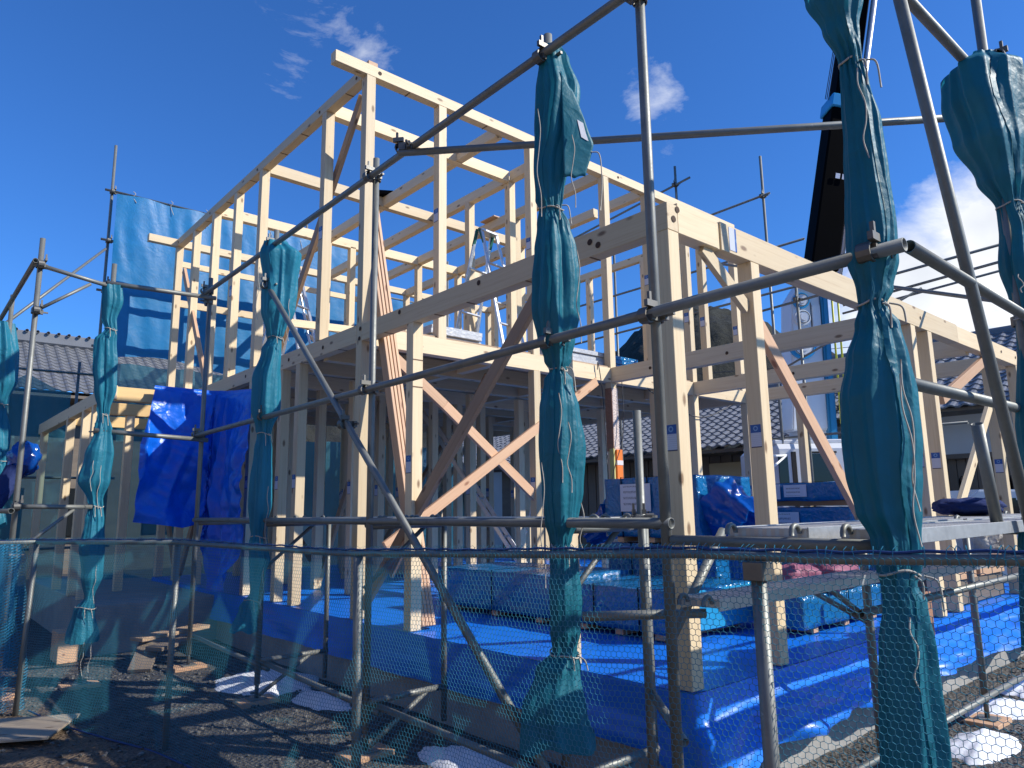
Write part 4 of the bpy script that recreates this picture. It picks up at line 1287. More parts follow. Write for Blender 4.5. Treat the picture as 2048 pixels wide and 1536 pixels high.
# ------------------------------------------------------------------ wrapped lumber bundles
def bundle(name, lo, hi, label, m='wrap', seed=1, straps=2, tail=None, skids=True, cat='bundle', group='blue wrapped lumber bundles'):
    lo = Vector(lo); hi = Vector(hi)
    root = thing(name, label, cat, ((lo.x + hi.x) / 2, (lo.y + hi.y) / 2, lo.z), group)
    z0 = lo.z + (.05 if skids else 0)
    if skids:
        long_y = (hi.y - lo.y) > (hi.x - lo.x)
        for t in (.15, .5, .85):
            if long_y:
                y = lo.y + (hi.y - lo.y) * t; block('skid', (lo.x + .02, y - .04, lo.z + .001), (hi.x - .02, y + .04, z0 - .001), mat['cedar'], root)
            else:
                x = lo.x + (hi.x - lo.x) * t; block('skid', (x - .04, lo.y + .02, lo.z + .001), (x + .04, hi.y - .02, z0 - .001), mat['cedar'], root)
    nx = max(6, int((hi.x - lo.x) / .05)); ny = max(6, int((hi.y - lo.y) / .05)); nzz = max(4, int((hi.z - z0) / .04))
    c = Vector(((lo.x + hi.x) / 2, (lo.y + hi.y) / 2, (z0 + hi.z) / 2))
    bm = bmesh.new()
    def face(a, b, fn):
        g = [[bm.verts.new(fn(i / a, j / b)) for i in range(a + 1)] for j in range(b + 1)]
        for j in range(b):
            for i in range(a): bm.faces.new((g[j][i], g[j][i + 1], g[j + 1][i + 1], g[j + 1][i]))
    X = lambda u: lo.x + (hi.x - lo.x) * u
    Y = lambda u: lo.y + (hi.y - lo.y) * u
    Z = lambda u: z0 + (hi.z - z0) * u
    face(nx, nzz, lambda u, v: Vector((X(u), lo.y, Z(v)))); face(nx, nzz, lambda u, v: Vector((X(u), hi.y, Z(v))))
    face(ny, nzz, lambda u, v: Vector((lo.x, Y(u), Z(v)))); face(ny, nzz, lambda u, v: Vector((hi.x, Y(u), Z(v))))
    face(nx, ny, lambda u, v: Vector((X(u), Y(v), hi.z))); face(nx, ny, lambda u, v: Vector((X(u), Y(v), z0)))
    bmesh.ops.remove_doubles(bm, verts=bm.verts, dist=.001)
    for v in bm.verts:
        p = v.co
        d = Vector((nz(p.x * 4, p.y * 4, p.z * 7 + seed), nz(p.x * 4 + 9, p.y * 4, p.z * 7 + seed), nz(p.x * 4, p.y * 4 + 7, p.z * 5 + seed)))
        d2 = nz(p.x * 13, p.y * 13, p.z * 22 + seed)
        v.co = p + d * .011 + (p - c).normalized() * d2 * .006 - root.location
    bmesh.ops.recalc_face_normals(bm, faces=bm.faces)
    me = bpy.data.meshes.new('wrapping'); bm.to_mesh(me); bm.free()
    me.polygons.foreach_set('use_smooth', [True] * len(me.polygons))
    new_obj('wrapping', me, mat[m], root)
    long_y = (hi.y - lo.y) >= (hi.x - lo.x)
    for k in range(straps):
        t = (k + .7) / (straps + .4); g = .012; w = .012
        if long_y:
            y = Y(t); pts = [(lo.x - g, y, z0 - .005), (lo.x - g, y, hi.z + g), (hi.x + g, y, hi.z + g), (hi.x + g, y, z0 - .005)]
        else:
            x = X(t); pts = [(x, lo.y - g, z0 - .005), (x, lo.y - g, hi.z + g), (x, hi.y + g, hi.z + g), (x, hi.y + g, z0 - .005)]
        for a, b in zip(pts, pts[1:]):
            bar('strap', a, b, w, .003, mat['black'], root, up=Vector((1, 0, 0)) if abs(a[2] - b[2]) > .01 and long_y else (Vector((0, 1, 0)) if abs(a[2] - b[2]) > .01 else Vector((0, 0, 1))), ch=.0005)
    for tl in (tail or ()):
        (px, py, pz), (dx, dy, dz_), r0, r1 = tl
        a = Vector((px, py, pz)); b = a + Vector((dx, dy, dz_))
        def tf(u, v, a=a, b=b, r0=r0, r1=r1):
            p = a.lerp(b, v); an = u * 6.2832
            ax = (b - a).normalized(); y = Vector((0, 0, 1)).cross(ax).normalized(); z = ax.cross(y)
            r = (r0 + (r1 - r0) * v) * (1 + .30 * nz(math.cos(an) * 1.6 + seed, math.sin(an) * 1.6, v * 2) + .16 * (1 - 2 * abs(math.sin(an * 4.5 + seed + 1.2 * nz(v * 2, seed)))) * (.4 + v) + .08 * nz(math.cos(an) * 5, math.sin(an) * 5, v * 5 + seed))
            return p + (y * math.cos(an) + z * math.sin(an)) * r
        grid_obj('film_tail', 40, 22, tf, mat['wrap_vivid'], root)
    return root
def note(parent, x, y0, y1, z0, z1, m):
    """printed sheet taped to the face looking left"""
    return block('delivery_note', (x - .004, y0, z0), (x - .001, y1, z1), mat[m], parent, ch=.0005)
b1 = bundle('lumber_bundle', (1.02, 2.05, 0), (1.95, 3.78, .40), 'low long blue wrapped bundle lying across the slab behind the front posts', seed=3, straps=1)
b2 = bundle('lumber_bundle', (1.05, .88, 0), (2.12, 1.98, .36), 'short low wrapped bundle beside the corner post, its end painted paler for sunlight', seed=5, straps=2, tail=[((2.15, .98, .2), (.22, .05, -.06), .16, .10)])
block('sunlit_bundle_end', (1.10, .855, .06), (2.05, .868, .35), mat['wrap_sunlit'], b2, ch=.004)  # paler slab standing in for sunlight on this end face
b3 = bundle('lumber_bundle', (2.32, 1.55, 0), (3.25, 2.62, .62), 'lower wrapped stack under the tall bundle, behind the planks', seed=8, straps=2)
b3b = bundle('lumber_bundle', (2.30, 1.50, .63), (3.22, 2.62, 1.26), 'tall blue wrapped bundle carrying a delivery note, left of the corner post', seed=9, straps=3,
             tail=[((2.62, 1.47, .98), (-.05, -.34, -.20), .27, .17), ((2.50, 2.66, .88), (-.02, .36, -.22), .20, .10)])
note(b3b, 2.285, 2.02, 2.40, .93, 1.20, 'print4')
b4 = bundle('lumber_bundle', (3.6, .74, .96), (4.7, 1.62, 1.19), 'upper flat wrapped bundle with two white slips, right of the second front post', seed=12, straps=2,
            tail=[((3.85, .72, 1.10), (.02, -.26, -.10), .10, .065)])
note(b4, 3.585, 1.38, 1.54, 1.03, 1.18, 'print3'); note(b4, 3.585, 1.10, 1.34, 1.05, 1.17, 'print3')
b5 = bundle('lumber_bundle', (3.6, .70, .40), (4.7, 1.62, .945), 'lower flat wrapped bundle with a large note, beneath the two-slip bundle', seed=14, straps=2,
            tail=[((3.9, .70, .72), (.02, -.12, -.06), .15, .12)])
b5c = bundle('lumber_bundle', (3.58, .72, 0), (4.7, 1.64, .395), 'bottom wrapped bundle of the three-high stack right of the second front post', seed=15, straps=2)
note(b5, 3.585, 1.20, 1.52, .68, .90, 'print4')
b6 = bundle('lumber_bundle', (1.95, .38, 0), (3.45, .66, .28), 'low wrapped bundle on the slab edge just right of the second front post', seed=16, straps=1, skids=True)
b7 = bundle('lumber_bundle', (4.9, .9, 0), (5.9, 2.2, .55), 'wrapped bundle farthest right, half behind the pink bags', seed=18, straps=2)

def sack(name, c, s, label, m, seed, rz=0.0, cat='bag'):
    c = Vector(c); R = Matrix.Rotation(rz, 3, 'Z')
    def fn(u, v):
        a = u * 6.2832; b = (v - .5) * math.pi
        q = Vector((math.copysign(abs(math.cos(a)) ** .6, math.cos(a)) * math.cos(b) ** .7 if abs(v - .5) < .499 else 0, math.copysign(abs(math.sin(a)) ** .6, math.sin(a)) * math.cos(b) ** .7 if abs(v - .5) < .499 else 0, math.copysign(abs(math.sin(b)) ** .8, math.sin(b))))
        k = 1 + .16 * nz(q.x * 2 + seed, q.y * 2, q.z * 2) + .08 * nz(q.x * 6, q.y * 6 + seed, q.z * 6)
        q = Vector((q.x * s[0] * k, q.y * s[1] * k, max(-.95, q.z * k) * s[2]))
        return c + R @ q
    o = grid_obj(name, 44, 26, fn, mat[m])
    return tag(o, label, cat)
sack('work_bag', (2.75, .50, .39), (.42, .16, .13), 'long pink bag slumped on the low bundle by the slab edge', 'pink', 2, .2)
sack('work_bag', (2.15, .52, .40), (.20, .14, .11), 'smaller faded pink bag left of the long one, nearer the front post', 'pink', 6, -.3)
sack('work_bag', (3.55, .40, .30), (.10, .10, .09), 'small dark red bag just right of the long pink one', 'pink', 9, .4)
sack('work_cloth', (1.95, -.80, .945), (.24, .18, .055), 'navy jacket left in a heap on the steel planks', 'navy', 12, .5, 'clothes')
sack('sack', (4.75, .42, .55), (.5, .2, .17), 'white sack lying on the dark timber stack at right', 'whitebag', 15, .2)
sack('sack', (6.3, .45, .52), (.42, .2, .2), 'second white sack farther right, at the picture edge', 'whitebag', 19, .7)
for k, (x, y, z, L, lab) in enumerate(((4.30, .16, -.02, .62, 'pale orange timber offcut, left one of the pair under the fence rail at right'), (5.10, .16, -.02, .70, 'pale orange timber offcut, right one of the pair under the fence rail at right'))):
    o = bar('timber_offcut', (x, y, z + .35), (x + L, y - .02, z + .35), .09, .18, mat['cedar']); tag(o, lab, 'offcut', 'timber offcuts at the right')
o = block('offcut_pallet', (4.25, .13, .002), (5.85, .62, .235), mat['darkwood']); tag(o, 'dark timber stack carrying the orange offcuts', 'timber stack')
# cardboard sheets leaning on the slab at right
o = bar('brown_board', (2.45, -.09, .10), (3.1, -.10, .10), .03, .34, mat['brownpaper']); tag(o, 'brown paper faced board standing at the slab edge on the right', 'board')

# ------------------------------------------------------------------ ladders
def stepladder(x, y, z0, h, rz, label, spread=.42, w0=.46, w1=.30, m='alu', cap='green'):
    root = thing('stepladder', label, 'ladder', (x, y, z0), 'aluminium stepladders')
    R = Matrix.Rotation(rz, 3, 'Z')
    def T(a, b, c): return Vector((x, y, z0)) + R @ Vector((a, b, c))
    for s in (-1, 1):
        for d in (-1, 1):
            bar('stile', T(d * w0 / 2, s * spread, 0), T(d * w1 / 2, s * .05, h), .026, .05, mat[m], root, up=R @ Vector((1, 0, 0)))
        n = int(h / .30)
        for k in range(1, n):
            t = k * .30 / h; w = w0 + (w1 - w0) * t; yy = s * (spread + (.05 - spread) * t)
            bar('rung', T(-w / 2, yy, k * .30), T(w / 2, yy, k * .30), .05, .022, mat[m], root)
    bar('top_cap', T(-w1 / 2 - .01, 0, h + .012), T(w1 / 2 + .01, 0, h + .012), .16, .03, mat[m], root)
    for d in (-1, 1):
        for s in (-1, 1):
            bar('hinge', T(d * (w1 / 2 + .015), s * .10, h - .20), T(d * (w1 / 2 + .015), s * .02, h + .03), .02, .05, mat[cap], root, up=R @ Vector((1, 0, 0)))
    return root
stepladder(2.70, 5.02, FZ, 2.0, .15, 'tall aluminium stepladder with green hinges on the second floor', .55)
stepladder(.75, 7.05, FZ, 1.75, .9, 'aluminium stepladder with orange cap near the left gable wall', .45, cap='ladder_orange')
stepladder(.55, 6.55, FZ, 1.25, .5, 'short aluminium stepladder beside the orange capped one', .36, cap='black')
stepladder(4.9, 6.2, 0, 1.9, .8, 'aluminium stepladder standing among the ground floor posts', .5, cap='black')
ld = thing('ladder', 'long aluminium ladder sloping up inside the ground floor', 'ladder', (3.6, 6.0, 0))
a0, a1 = Vector((3.9, 5.55, 0)), Vector((2.9, 6.9, 2.55))
sd = Vector((.8, .6, 0)) * .2
for s in (-1, 1): bar('stile', a0 + sd * s, a1 + sd * s, .03, .06, mat['alu'], ld)
for k in range(1, 9): q = a0.lerp(a1, k / 9); bar('rung', q - sd, q + sd, .03, .03, mat['alu'], ld)

# ------------------------------------------------------------------ materials on the second floor
def stack(x0, x1, y0, y1, z0, n, label, m, th=.05):
    root = thing('board_stack', label, 'stack', ((x0 + x1) / 2, (y0 + y1) / 2, z0))
    r = random.Random(int(x0 * 10 + n))
    for k in range(n):
        dx, dy = r.uniform(-.03, .03), r.uniform(-.03, .03)
        block('board', (x0 + dx, y0 + dy, z0 + k * th), (x1 + dx, y1 + dy, z0 + (k + 1) * th - .004), mat[m], root, ch=.004)
    return root
stack(1.03, 1.75, 3.95, 4.4, FZ, 4, 'white wrapped board packs stacked by the ladder on the second floor', 'whitebox', .055)
stack(1.1, 1.6, 4.6, 5.2, FZ, 4, 'second heap of white packs just behind, on the second floor', 'whitebox', .05)
stack(2.75, 3.75, 3.78, 4.02, FZ + .02, 3, 'white ended board pack on the second floor by the wrapped post', 'whitebox', .06)
stack(3.05, 4.75, 4.06, 4.5, FZ, 5, 'blue wrapped boards piled on the second floor to the right', 'wrap', .06)
o = bar('loose_board', (-.12, 5.3, 3.12), (1.6, 5.3, 3.20), .03, .09, mat['pine']); tag(o, 'single board set level at knee height by the left gable', 'board')
o = bar('loose_board', (.25, 4.9, 2.85), (1.6, 5.1, 2.90), .09, .04, mat['pine']); tag(o, 'pale board lying on the second floor edge by the left wall', 'board')
o = bar('roof_pad', (1.7, 6.45, HRT + .03), (1.95, 6.3, HRT + .03), .25, .06, mat['black']); tag(o, 'small pile of black metal plates resting on a roof beam crossing', 'plates')
o = bar('roof_pad', (3.55, 6.05, HRT + .012), (3.9, 6.05, HRT + .012), .35, .02, mat['cedar']); tag(o, 'scrap plywood piece left on the roof beams', 'board')

# hanging cables by the wrapped post
for k, (pts, lab) in enumerate((([(3.35, 3.61, 2.70), (3.36, 3.60, 2.78), (3.42, 3.59, 2.3), (3.45, 3.59, 1.5)], 'dark cable looping down left of the wrapped post'),
                                ([(3.70, 3.60, 2.80), (3.78, 3.58, 2.6), (3.74, 3.56, 1.9), (3.55, 3.58, 1.4), (3.52, 3.58, 1.0)], 'dark cable trailing down the wrapped post'))):
    o = tube_path('cable', smooth_path(pts, 8), .006, mat['cable'], None, 6); tag(o, lab, 'cable')
o = tube_path('rope', smooth_path([(2.10, -1.40, 3.3), (2.3, -1.3, 2.8), (2.62, -1.2, 2.2), (2.9, -1.1, 1.7)], 8), .007, mat['redrope'], None, 6); tag(o, 'red rope hanging down at the right between the pipes', 'rope')
o = tube_path('cable', smooth_path([(4.4, 3.7, 2.60), (4.9, 3.62, 2.35), (5.6, 3.60, 2.25), (6.4, 3.6, 2.5)], 8), .008, mat['cable'], None, 6); tag(o, 'thin cable sagging under the second floor beam at right', 'cable')

# ------------------------------------------------------------------ small things on the ground
def snow(x, y, rx, ry, h, label, seed, rz=0.0):
    c, s = math.cos(rz), math.sin(rz)
    def fn(u, v):
        a = u * 6.2832
        e = 1 + .28 * nz(math.cos(a) * 1.6 + seed, math.sin(a) * 1.6) + .12 * nz(math.cos(a) * 5 + seed, math.sin(a) * 5)
        px, py = rx * e * v * math.cos(a), ry * e * v * math.sin(a)
        X, Y = x + px * c - py * s, y + px * s + py * c
        z = ground_h(X, Y) + h * (1 - v * v) ** .8 * (1 + .35 * nz(X * 5, Y * 5, seed) + .2 * nz(X * 16, Y * 16)) - .012 * v
        return (X, Y, z)
    o = grid_obj('snow_patch', 56, 14, fn, mat['snow'])
    tag(o, label, 'snow', 'old snow patches')
snow(-.42, 4.55, .42, .62, .085, 'long white snow patch at the slab foot behind the second pole', 2)
snow(-.35, 3.55, .20, .42, .06, 'small snow patch beside the sole board of the second pole', 8)
snow(-.36, 1.50, .22, .50, .07, 'snow patch at the bottom of the picture, right of the diagonal pipe', 5)
snow(3.35, -.42, .50, .20, .06, 'snow patch lying beyond the near bundle at the right', 11)
snow(4.35, -.40, .45, .24, .09, 'bigger snow heap at the right picture edge', 14)
snow(2.3, -.62, .45, .20, .07, 'thin streak of dirty snow in front of the concrete at right', 17)
o = bar('plywood_sheet', (-2.95, 4.55, GROUND + .045), (-2.15, 4.10, GROUND + .045), .62, .018, wood('weathered_plywood', (.40, .33, .25), (.28, .22, .16), (.15, .1, .07)), None, ch=.002); tag(o, 'grey plywood sheet lying on the soil at bottom left', 'board')
for k, (a, b, lab) in enumerate((((-1.15, 6.3, -.35), (-.35, 6.6, -.33), 'plank forming a low step at the foot of the porch'), ((-1.05, 6.0, -.42), (-.55, 6.3, -.40), 'short board under the low step'), ((-1.2, 5.9, -.6), (-1.0, 6.3, -.4), 'board leaning on its edge by the low step'))):
    o = bar('step_board', a, b, .22, .04, mat['darkwood'] if k else mat['plyunder']); tag(o, lab, 'board')
o = block('timber_block', (-1.75, 7.0, GROUND), (-1.55, 7.4, -.30), mat['cedar']); tag(o, 'timber block by the foot of the left porch post', 'block')

# rolled blue tarp leaning on the scaffold at far left
def roll(u, v):
    a = u * 6.2832; p = Vector((-3.05, 6.1, .05)).lerp(Vector((-2.30, 6.75, 1.50)), v)
    r = .11 * (1 + .18 * nz(math.cos(a) * 2, math.sin(a) * 2, v * 5) + .10 * nz(math.cos(a) * 7, math.sin(a) * 7, v * 12))
    return p + RTH * r * math.cos(a) + Vector((0, 0, .4)).cross(RTH) * r * 2.2 * math.sin(a)
rt_ = thing('rolled_tarp', 'dark rolled tarp leaning on the left scaffold, shiny blue film on its end', 'tarp', (-3.0, 6.1, 0))
grid_obj('roll', 36, 40, roll, mat['navy'], rt_)
def cap(u, v):
    a = u * 6.2832; b = v * math.pi
    k = 1 + .22 * nz(math.cos(a) * 3, math.sin(a) * 3, v * 6) + .12 * nz(math.cos(a) * 8, math.sin(a) * 8, v * 14)
    return Vector((-2.25, 6.8, 1.58)) + Vector((.15 * math.sin(b) * math.cos(a), .15 * math.sin(b) * math.sin(a), .17 * math.cos(b))) * k
grid_obj('film_cap', 40, 26, cap, mat['wrap_vivid'], rt_)

# ------------------------------------------------------------------ background houses
def tile_roof(parent, o, u, v, nu_, nv_, pitch_u, pitch_v, m, name='roof_tiles'):
    """wavy pantiles laid in overlapping courses; o = eave corner, u along the eave, v up the slope"""
    o = Vector(o); u = Vector(u).normalized(); v = Vector(v).normalized(); n = u.cross(v).normalized()
    if n.z < 0: n = -n
    V = []; F = []
    prof = [(0, .0), (.12, .028), (.30, .046), (.48, .030), (.62, .006), (.80, -.006), (1.0, .0)]
    for j in range(nv_):
        for i in range(nu_):
            b = len(V); jit = .006 * nz(i * 1.7, j * 2.3)
            for (t, z) in ((0, .030), (1.06, .004)):
                for (s, h) in prof:
                    V.append(o + u * ((i + s) * pitch_u) + v * ((j + t) * pitch_v) + n * (h * pitch_u / .28 + z + jit))
            k = len(prof)
            for a in range(k - 1): F.append((b + a, b + a + 1, b + k + a + 1, b + k + a))
            # front lip of the course
            c = len(V)
            for (s, h) in prof: V.append(o + u * ((i + s) * pitch_u) + v * (j * pitch_v) + n * (h * pitch_u / .28 - .006))
            for a in range(k - 1): F.append((c + a, c + a + 1, b + a + 1, b + a))
    off = base_of(parent)
    ob = new_obj(name, mesh_from(name, [p - off for p in V], F), m, parent)
    ob['kind'] = 'stuff'
    return ob

# right-hand house: white plaster above dark boards
hr = thing('plaster_house', 'old house with white plaster upper wall, dark boards below and tiled roof at right', 'house', (15, 0, GROUND))
block('upper_wall', (13.9, -7.0, 1.95), (19, 6.3, 3.2), mat['plaster'], hr)
block('lower_wall', (14.05, -6.9, GROUND), (18.9, 6.2, 1.95), mat['darkwood'], hr)
for k in range(70):
    y = -6.8 + k * .185
    block('cladding_board', (14.02, y, GROUND), (14.048, y + .172, 1.90), mat['darkwood'], hr, ch=.004)
block('sill_band', (13.84, -7.0, 1.88), (13.9, 6.3, 1.98), mat['darkwood'], hr)
block('eaves_board', (13.0, -7.6, 2.80), (13.9, 6.9, 2.87), mat['darkwood'], hr)
tile_roof(hr, (12.85, -7.8, 2.86), (0, 1, 0), (1, 0, .60), 56, 17, .265, .24, mat['roof_tile_l'])
block('ridge', (16.2, -7.9, 4.75), (16.7, 7.1, 5.05), mat['roof_tile'], hr, ch=.08)
block('gable_roof_edge', (13.0, 6.9, 2.9), (14.2, 7.05, 2.98), mat['darkwood'], hr)

# middle house with the silver tiled roof
hm = thing('tiled_house', 'low dark timber house with a silver tiled roof behind the frame', 'house', (12, 9, GROUND))
block('wall', (12.2, 5.9, GROUND), (18, 16, 2.3), mat['darkwood'], hm)
for k in range(30):
    y = 6.0 + k * .32
    block('cladding_board', (12.16, y, GROUND), (12.198, y + .29, 2.2), mat['darkwood'], hm, ch=.004)
block('panel', (12.12, 7.0, 1.45), (12.16, 7.9, 2.0), mat['beige'], hm)
block('window_board', (12.10, 6.0, .98), (12.15, 6.7, 1.15), mat['plaster'], hm)
block('eaves_board', (11.2, 5.1, 2.18), (12.2, 16.5, 2.26), mat['darkwood'], hm)
for k in range(18): bar('rafter', (11.25, 5.4 + k * .6, 2.2), (12.2, 5.4 + k * .6, 2.55), .07, .09, mat['darkwood'], hm)
tile_roof(hm, (11.1, 5.0, 2.30), (0, 1, 0), (1, 0, .50), 44, 15, .265, .235, mat['roof_tile_l'])
block('ridge', (14.1, 4.9, 3.9), (14.6, 16.8, 4.2), mat['roof_tile'], hm, ch=.08)
block('gable_board', (11.2, 4.92, 2.15), (14.3, 5.0, 2.3), mat['darkwood'], hm)
tile_roof(hm, (10.6, 4.6, 1.95), (0, 1, 0), (1, 0, .35), 5, 4, .26, .22, mat['roof_tile'], 'porch_tiles')
block('gable_wall', (15.2, 10.5, 2.3), (15.4, 15, 4.4), mat['plaster'], hm)

# grey and white house seen through the ground floor
hb = thing('white_gable_house', 'white walled house with grey tiles glimpsed through the ground floor posts', 'house', (16, 17, GROUND))
block('wall', (13.2, 15.0, GROUND), (20, 22, 3.0), mat['plaster'], hb)
tile_roof(hb, (12.6, 14.4, 2.6), (0, 1, 0), (1, 0, .5), 34, 13, .27, .24, mat['roof_tile_l'])
for k in range(3): block('window', (13.14, 16.0 + k * 1.7, .3), (13.18, 17.0 + k * 1.7, 1.6), mat['glass_dark'], hb)
block('eaves_board', (12.7, 14.4, 2.45), (13.2, 23, 2.55), mat['darkwood'], hb)

# left-hand house: dark tiled roof above the far sheets
hl = thing('grey_roof_house', 'house with a long dark grey tiled roof beyond the left scaffold', 'house', (-3, 22, GROUND))
block('wall', (-11, 20.9, GROUND), (5.5, 27, 4.4), mat['darkwood'], hl)
block('lower_wall', (-11.02, 20.86, GROUND), (5.52, 20.9, 2.2), mat['darkwood'], hl)
for k in range(7): block('window', (-9.5 + k * 2.0, 20.80, .4), (-8.5 + k * 2.0, 20.85, 1.7), mat['glass_dark'], hl)
tile_roof(hl, (-11.5, 19.9, 4.25), (1, 0, 0), (0, 1, .62), 66, 14, .27, .245, mat['roof_tile'])
rdg = block('ridge', (-11.6, 22.7, 6.05), (6.4, 23.2, 6.42), mat['roof_tile'], hl, ch=.06)
for k in range(66):
    o = pipe('ridge_tile', (-11.4 + k * .27, 22.62, 6.40), (-11.4 + k * .27, 23.2, 6.40), .05, mat['roof_tile'], hl, 8)
block('eaves_board', (-11.6, 19.8, 4.08), (6.4, 20.95, 4.16), mat['darkwood'], hl)

# ------------------------------------------------------------------ hill
def hill():
    def H(x, y):
        d = 1
        # ridge line described by bearing from the site
        ang = math.degrees(math.atan2(y, x))
        prof = [(-40, 20), (0, 34), (14, 48), (22, 62), (26, 72), (29, 86), (33, 92), (37, 88), (41, 76), (46, 60), (60, 44), (80, 36), (110, 30)]
        h = prof[-1][1]
        for a, b in zip(prof, prof[1:]):
            if a[0] <= ang <= b[0]:
                t = (ang - a[0]) / (b[0] - a[0]); h = a[1] + (b[1] - a[1]) * (t * t * (3 - 2 * t)); break
        return h
    def fn(u, v):
        ang = math.radians(-40 + 150 * u); r = 190 + 330 * v
        x, y = r * math.cos(ang), r * math.sin(ang)
        up = math.sin(min(1, v * 2.2) * math.pi / 2) if v < .4545 else math.cos((v - .4545) * 1.6)
        z = H(x, y) * up
        z += up * (7 * nz(x * .02, y * .02) + 4.0 * nz(x * .06, y * .06, 2) + 2.6 * nz(x * .22, y * .22, 5) + 1.6 * abs(nz(x * .6, y * .6, 8)))
        return (x, y, z - 3)
    o = grid_obj('hill', 420, 60, fn, mat['hill'])
    o['kind'] = 'structure'
hill()

# ------------------------------------------------------------------ crane truck
ct = thing('crane_truck', 'white truck with a blue and white crane column and raised black boom', 'truck', (11.5, 4.3, GROUND))
def cyl(name, c, axis, r, L, m, parent, seg=28):
    a = Vector(c) - Vector(axis).normalized() * L / 2; b = Vector(c) + Vector(axis).normalized() * L / 2
    vs = []; fs = []
    fm = frame_mat(a, b).to_3x3(); off = base_of(parent)
    for x in (0, 1):
        for k in range(seg):
            an = 2 * math.pi * k / seg
            vs.append((a if x == 0 else b) + fm @ Vector((0, r * math.cos(an), r * math.sin(an))) - off)
    for k in range(seg): fs.append((k, (k + 1) % seg, seg + (k + 1) % seg, seg + k))
    fs.append(list(range(seg))[::-1]); fs.append([seg + k for k in range(seg)])
    return new_obj(name, mesh_from(name, vs, fs), mat[m], parent)
VN = Vector((-.66, -.75, 0)); VR = Vector((.75, -.66, 0))     # vehicle faces its side to the site
TO = Vector((8.11, 3.49, 0))
def TV(r, d, z): return TO + VR * r - VN * d + Vector((0, 0, z))
def vbar(name, r0, r1, d0, d1, z0, z1, m, parent, ch=.02):
    c0 = TV(r0, (d0 + d1) / 2, (z0 + z1) / 2); c1 = TV(r1, (d0 + d1) / 2, (z0 + z1) / 2)
    return bar(name, c0, c1, d1 - d0, z1 - z0, mat[m], parent, ch=ch)
cabin = vbar('cab', -.40, .98, 0, 1.9, .10, 1.98, 'white_paint', ct, .09)
vbar('cab_roof', -.34, .90, .1, 1.8, 1.98, 2.05, 'white_paint', ct, .04)
w1 = vbar('side_window', .14, .62, -.012, .01, 1.12, 1.80, 'glass_dark', ct, .006)
w2 = vbar('side_window', -.34, -.18, -.012, .01, 1.12, 1.80, 'glass_dark', ct, .006)
vbar('window_trim', -.12, -.04, -.02, .01, .4, 1.84, 'rubber', ct, .004)
vbar('window_trim', .12, .64, -.018, .0, 1.81, 1.84, 'rubber', ct, .004)
tube_path('roof_lamp', [TV(.2, .1, 2.05), TV(.2, .1, 2.12), TV(.28, .1, 2.15), TV(.42, .1, 2.13)], .02, mat['alu'], ct)
for dz in (1.75, 1.35): pipe('mirror_arm', TV(-.80, -.2, dz), TV(-.2, -.02, 1.78), .02, mat['white_paint'], ct, 8)
vbar('mirror', -.9, -.76, -.28, -.2, 1.3, 1.8, 'rubber', ct)
vbar('chassis', -.6, 5.5, .2, 1.7, .10, .35, 'black', ct)
vbar('load_bed', 1.2, 5.5, .0, 2.1, .35, .80, 'crane_blue', ct)
for r in (-.0, 3.6, 4.7):
    wh = cyl('wheel', TV(r, .05, GROUND + .46), VN, .46, .26, 'rubber', ct)
    hb_ = cyl('hub', TV(r, -.09, GROUND + .46), VN, .2, .05, 'alu', ct); attach_m = hb_
# crane column and boom
COLB = Vector((9.12, 3.95, 0))
cn = thing('crane', 'blue and white crane turret with a black telescopic boom leaning up to the right', 'crane', (9.4, 3.7, GROUND))
cr = RT.copy(); cr.z = 0; cr.normalize(); cf = Vector((-cr.y, cr.x, 0))
def CV(r, d, z): return COLB + cr * r + cf * d + Vector((0, 0, z))
bar('pedestal', CV(.3, .35, GROUND), CV(.3, .35, 2.3), .55, .5, mat['white_paint'], cn, up=cr)
def prism(name, pts, d0, d1, m, bev=.03):
    vs = [CV(r, d0, z) - cn.location for r, z in pts] + [CV(r, d1, z) - cn.location for r, z in pts]
    k = len(pts)
    fs = [list(range(k)), list(range(k, 2 * k))[::-1]] + [(i, (i + 1) % k + 0, k + (i + 1) % k, k + i) for i in range(k)]
    me = mesh_from(name, vs, fs)
    bm = bmesh.new(); bm.from_mesh(me); bmesh.ops.recalc_face_normals(bm, faces=bm.faces)
    bmesh.ops.bevel(bm, geom=list(bm.edges), offset=bev, segments=2, affect='EDGES'); bm.to_mesh(me); bm.free()
    return new_obj(name, me, mat[m], cn)
prism('turret', [(-.12, 2.3), (.55, 2.3), (.60, 4.95), (.30, 5.15), (.06, 4.80), (.02, 4.3)], 0, .55, 'white_paint')
prism('side_arm', [(.50, 1.6), (.66, 1.6), (.72, 5.3), (.61, 5.3)], -.08, .50, 'crane_blue')
prism('access_panel', [(.40, 4.05), (.56, 4.05), (.57, 4.65), (.42, 4.65)], -.03, .0, 'white_paint', .008)
prism('panel_gap', [(.385, 4.0), (.395, 4.0), (.405, 4.7), (.395, 4.7)], -.012, .0, 'rubber', .001)
for (r, z, R0) in ((.22, 4.73, .155), (.22, 4.40, .15), (.18, 3.86, .245)):
    cyl('ring', CV(r, -.02, z), cf, R0, .06, 'crane_cyan' if R0 != .15 else 'white_paint', cn)
    cyl('cover', CV(r, -.06, z), cf, R0 * .74, .06, 'white_paint', cn)
    cyl('cap', CV(r, -.10, z), cf, R0 * .45, .04, 'white_paint', cn)
    tube_path('cap_rim', [CV(r + R0 * .74 * math.cos(t), -.092, z + R0 * .74 * math.sin(t)) for t in np.linspace(0, 6.28, 24)[:-1]], .006, mat['rubber'], cn, 5, True)
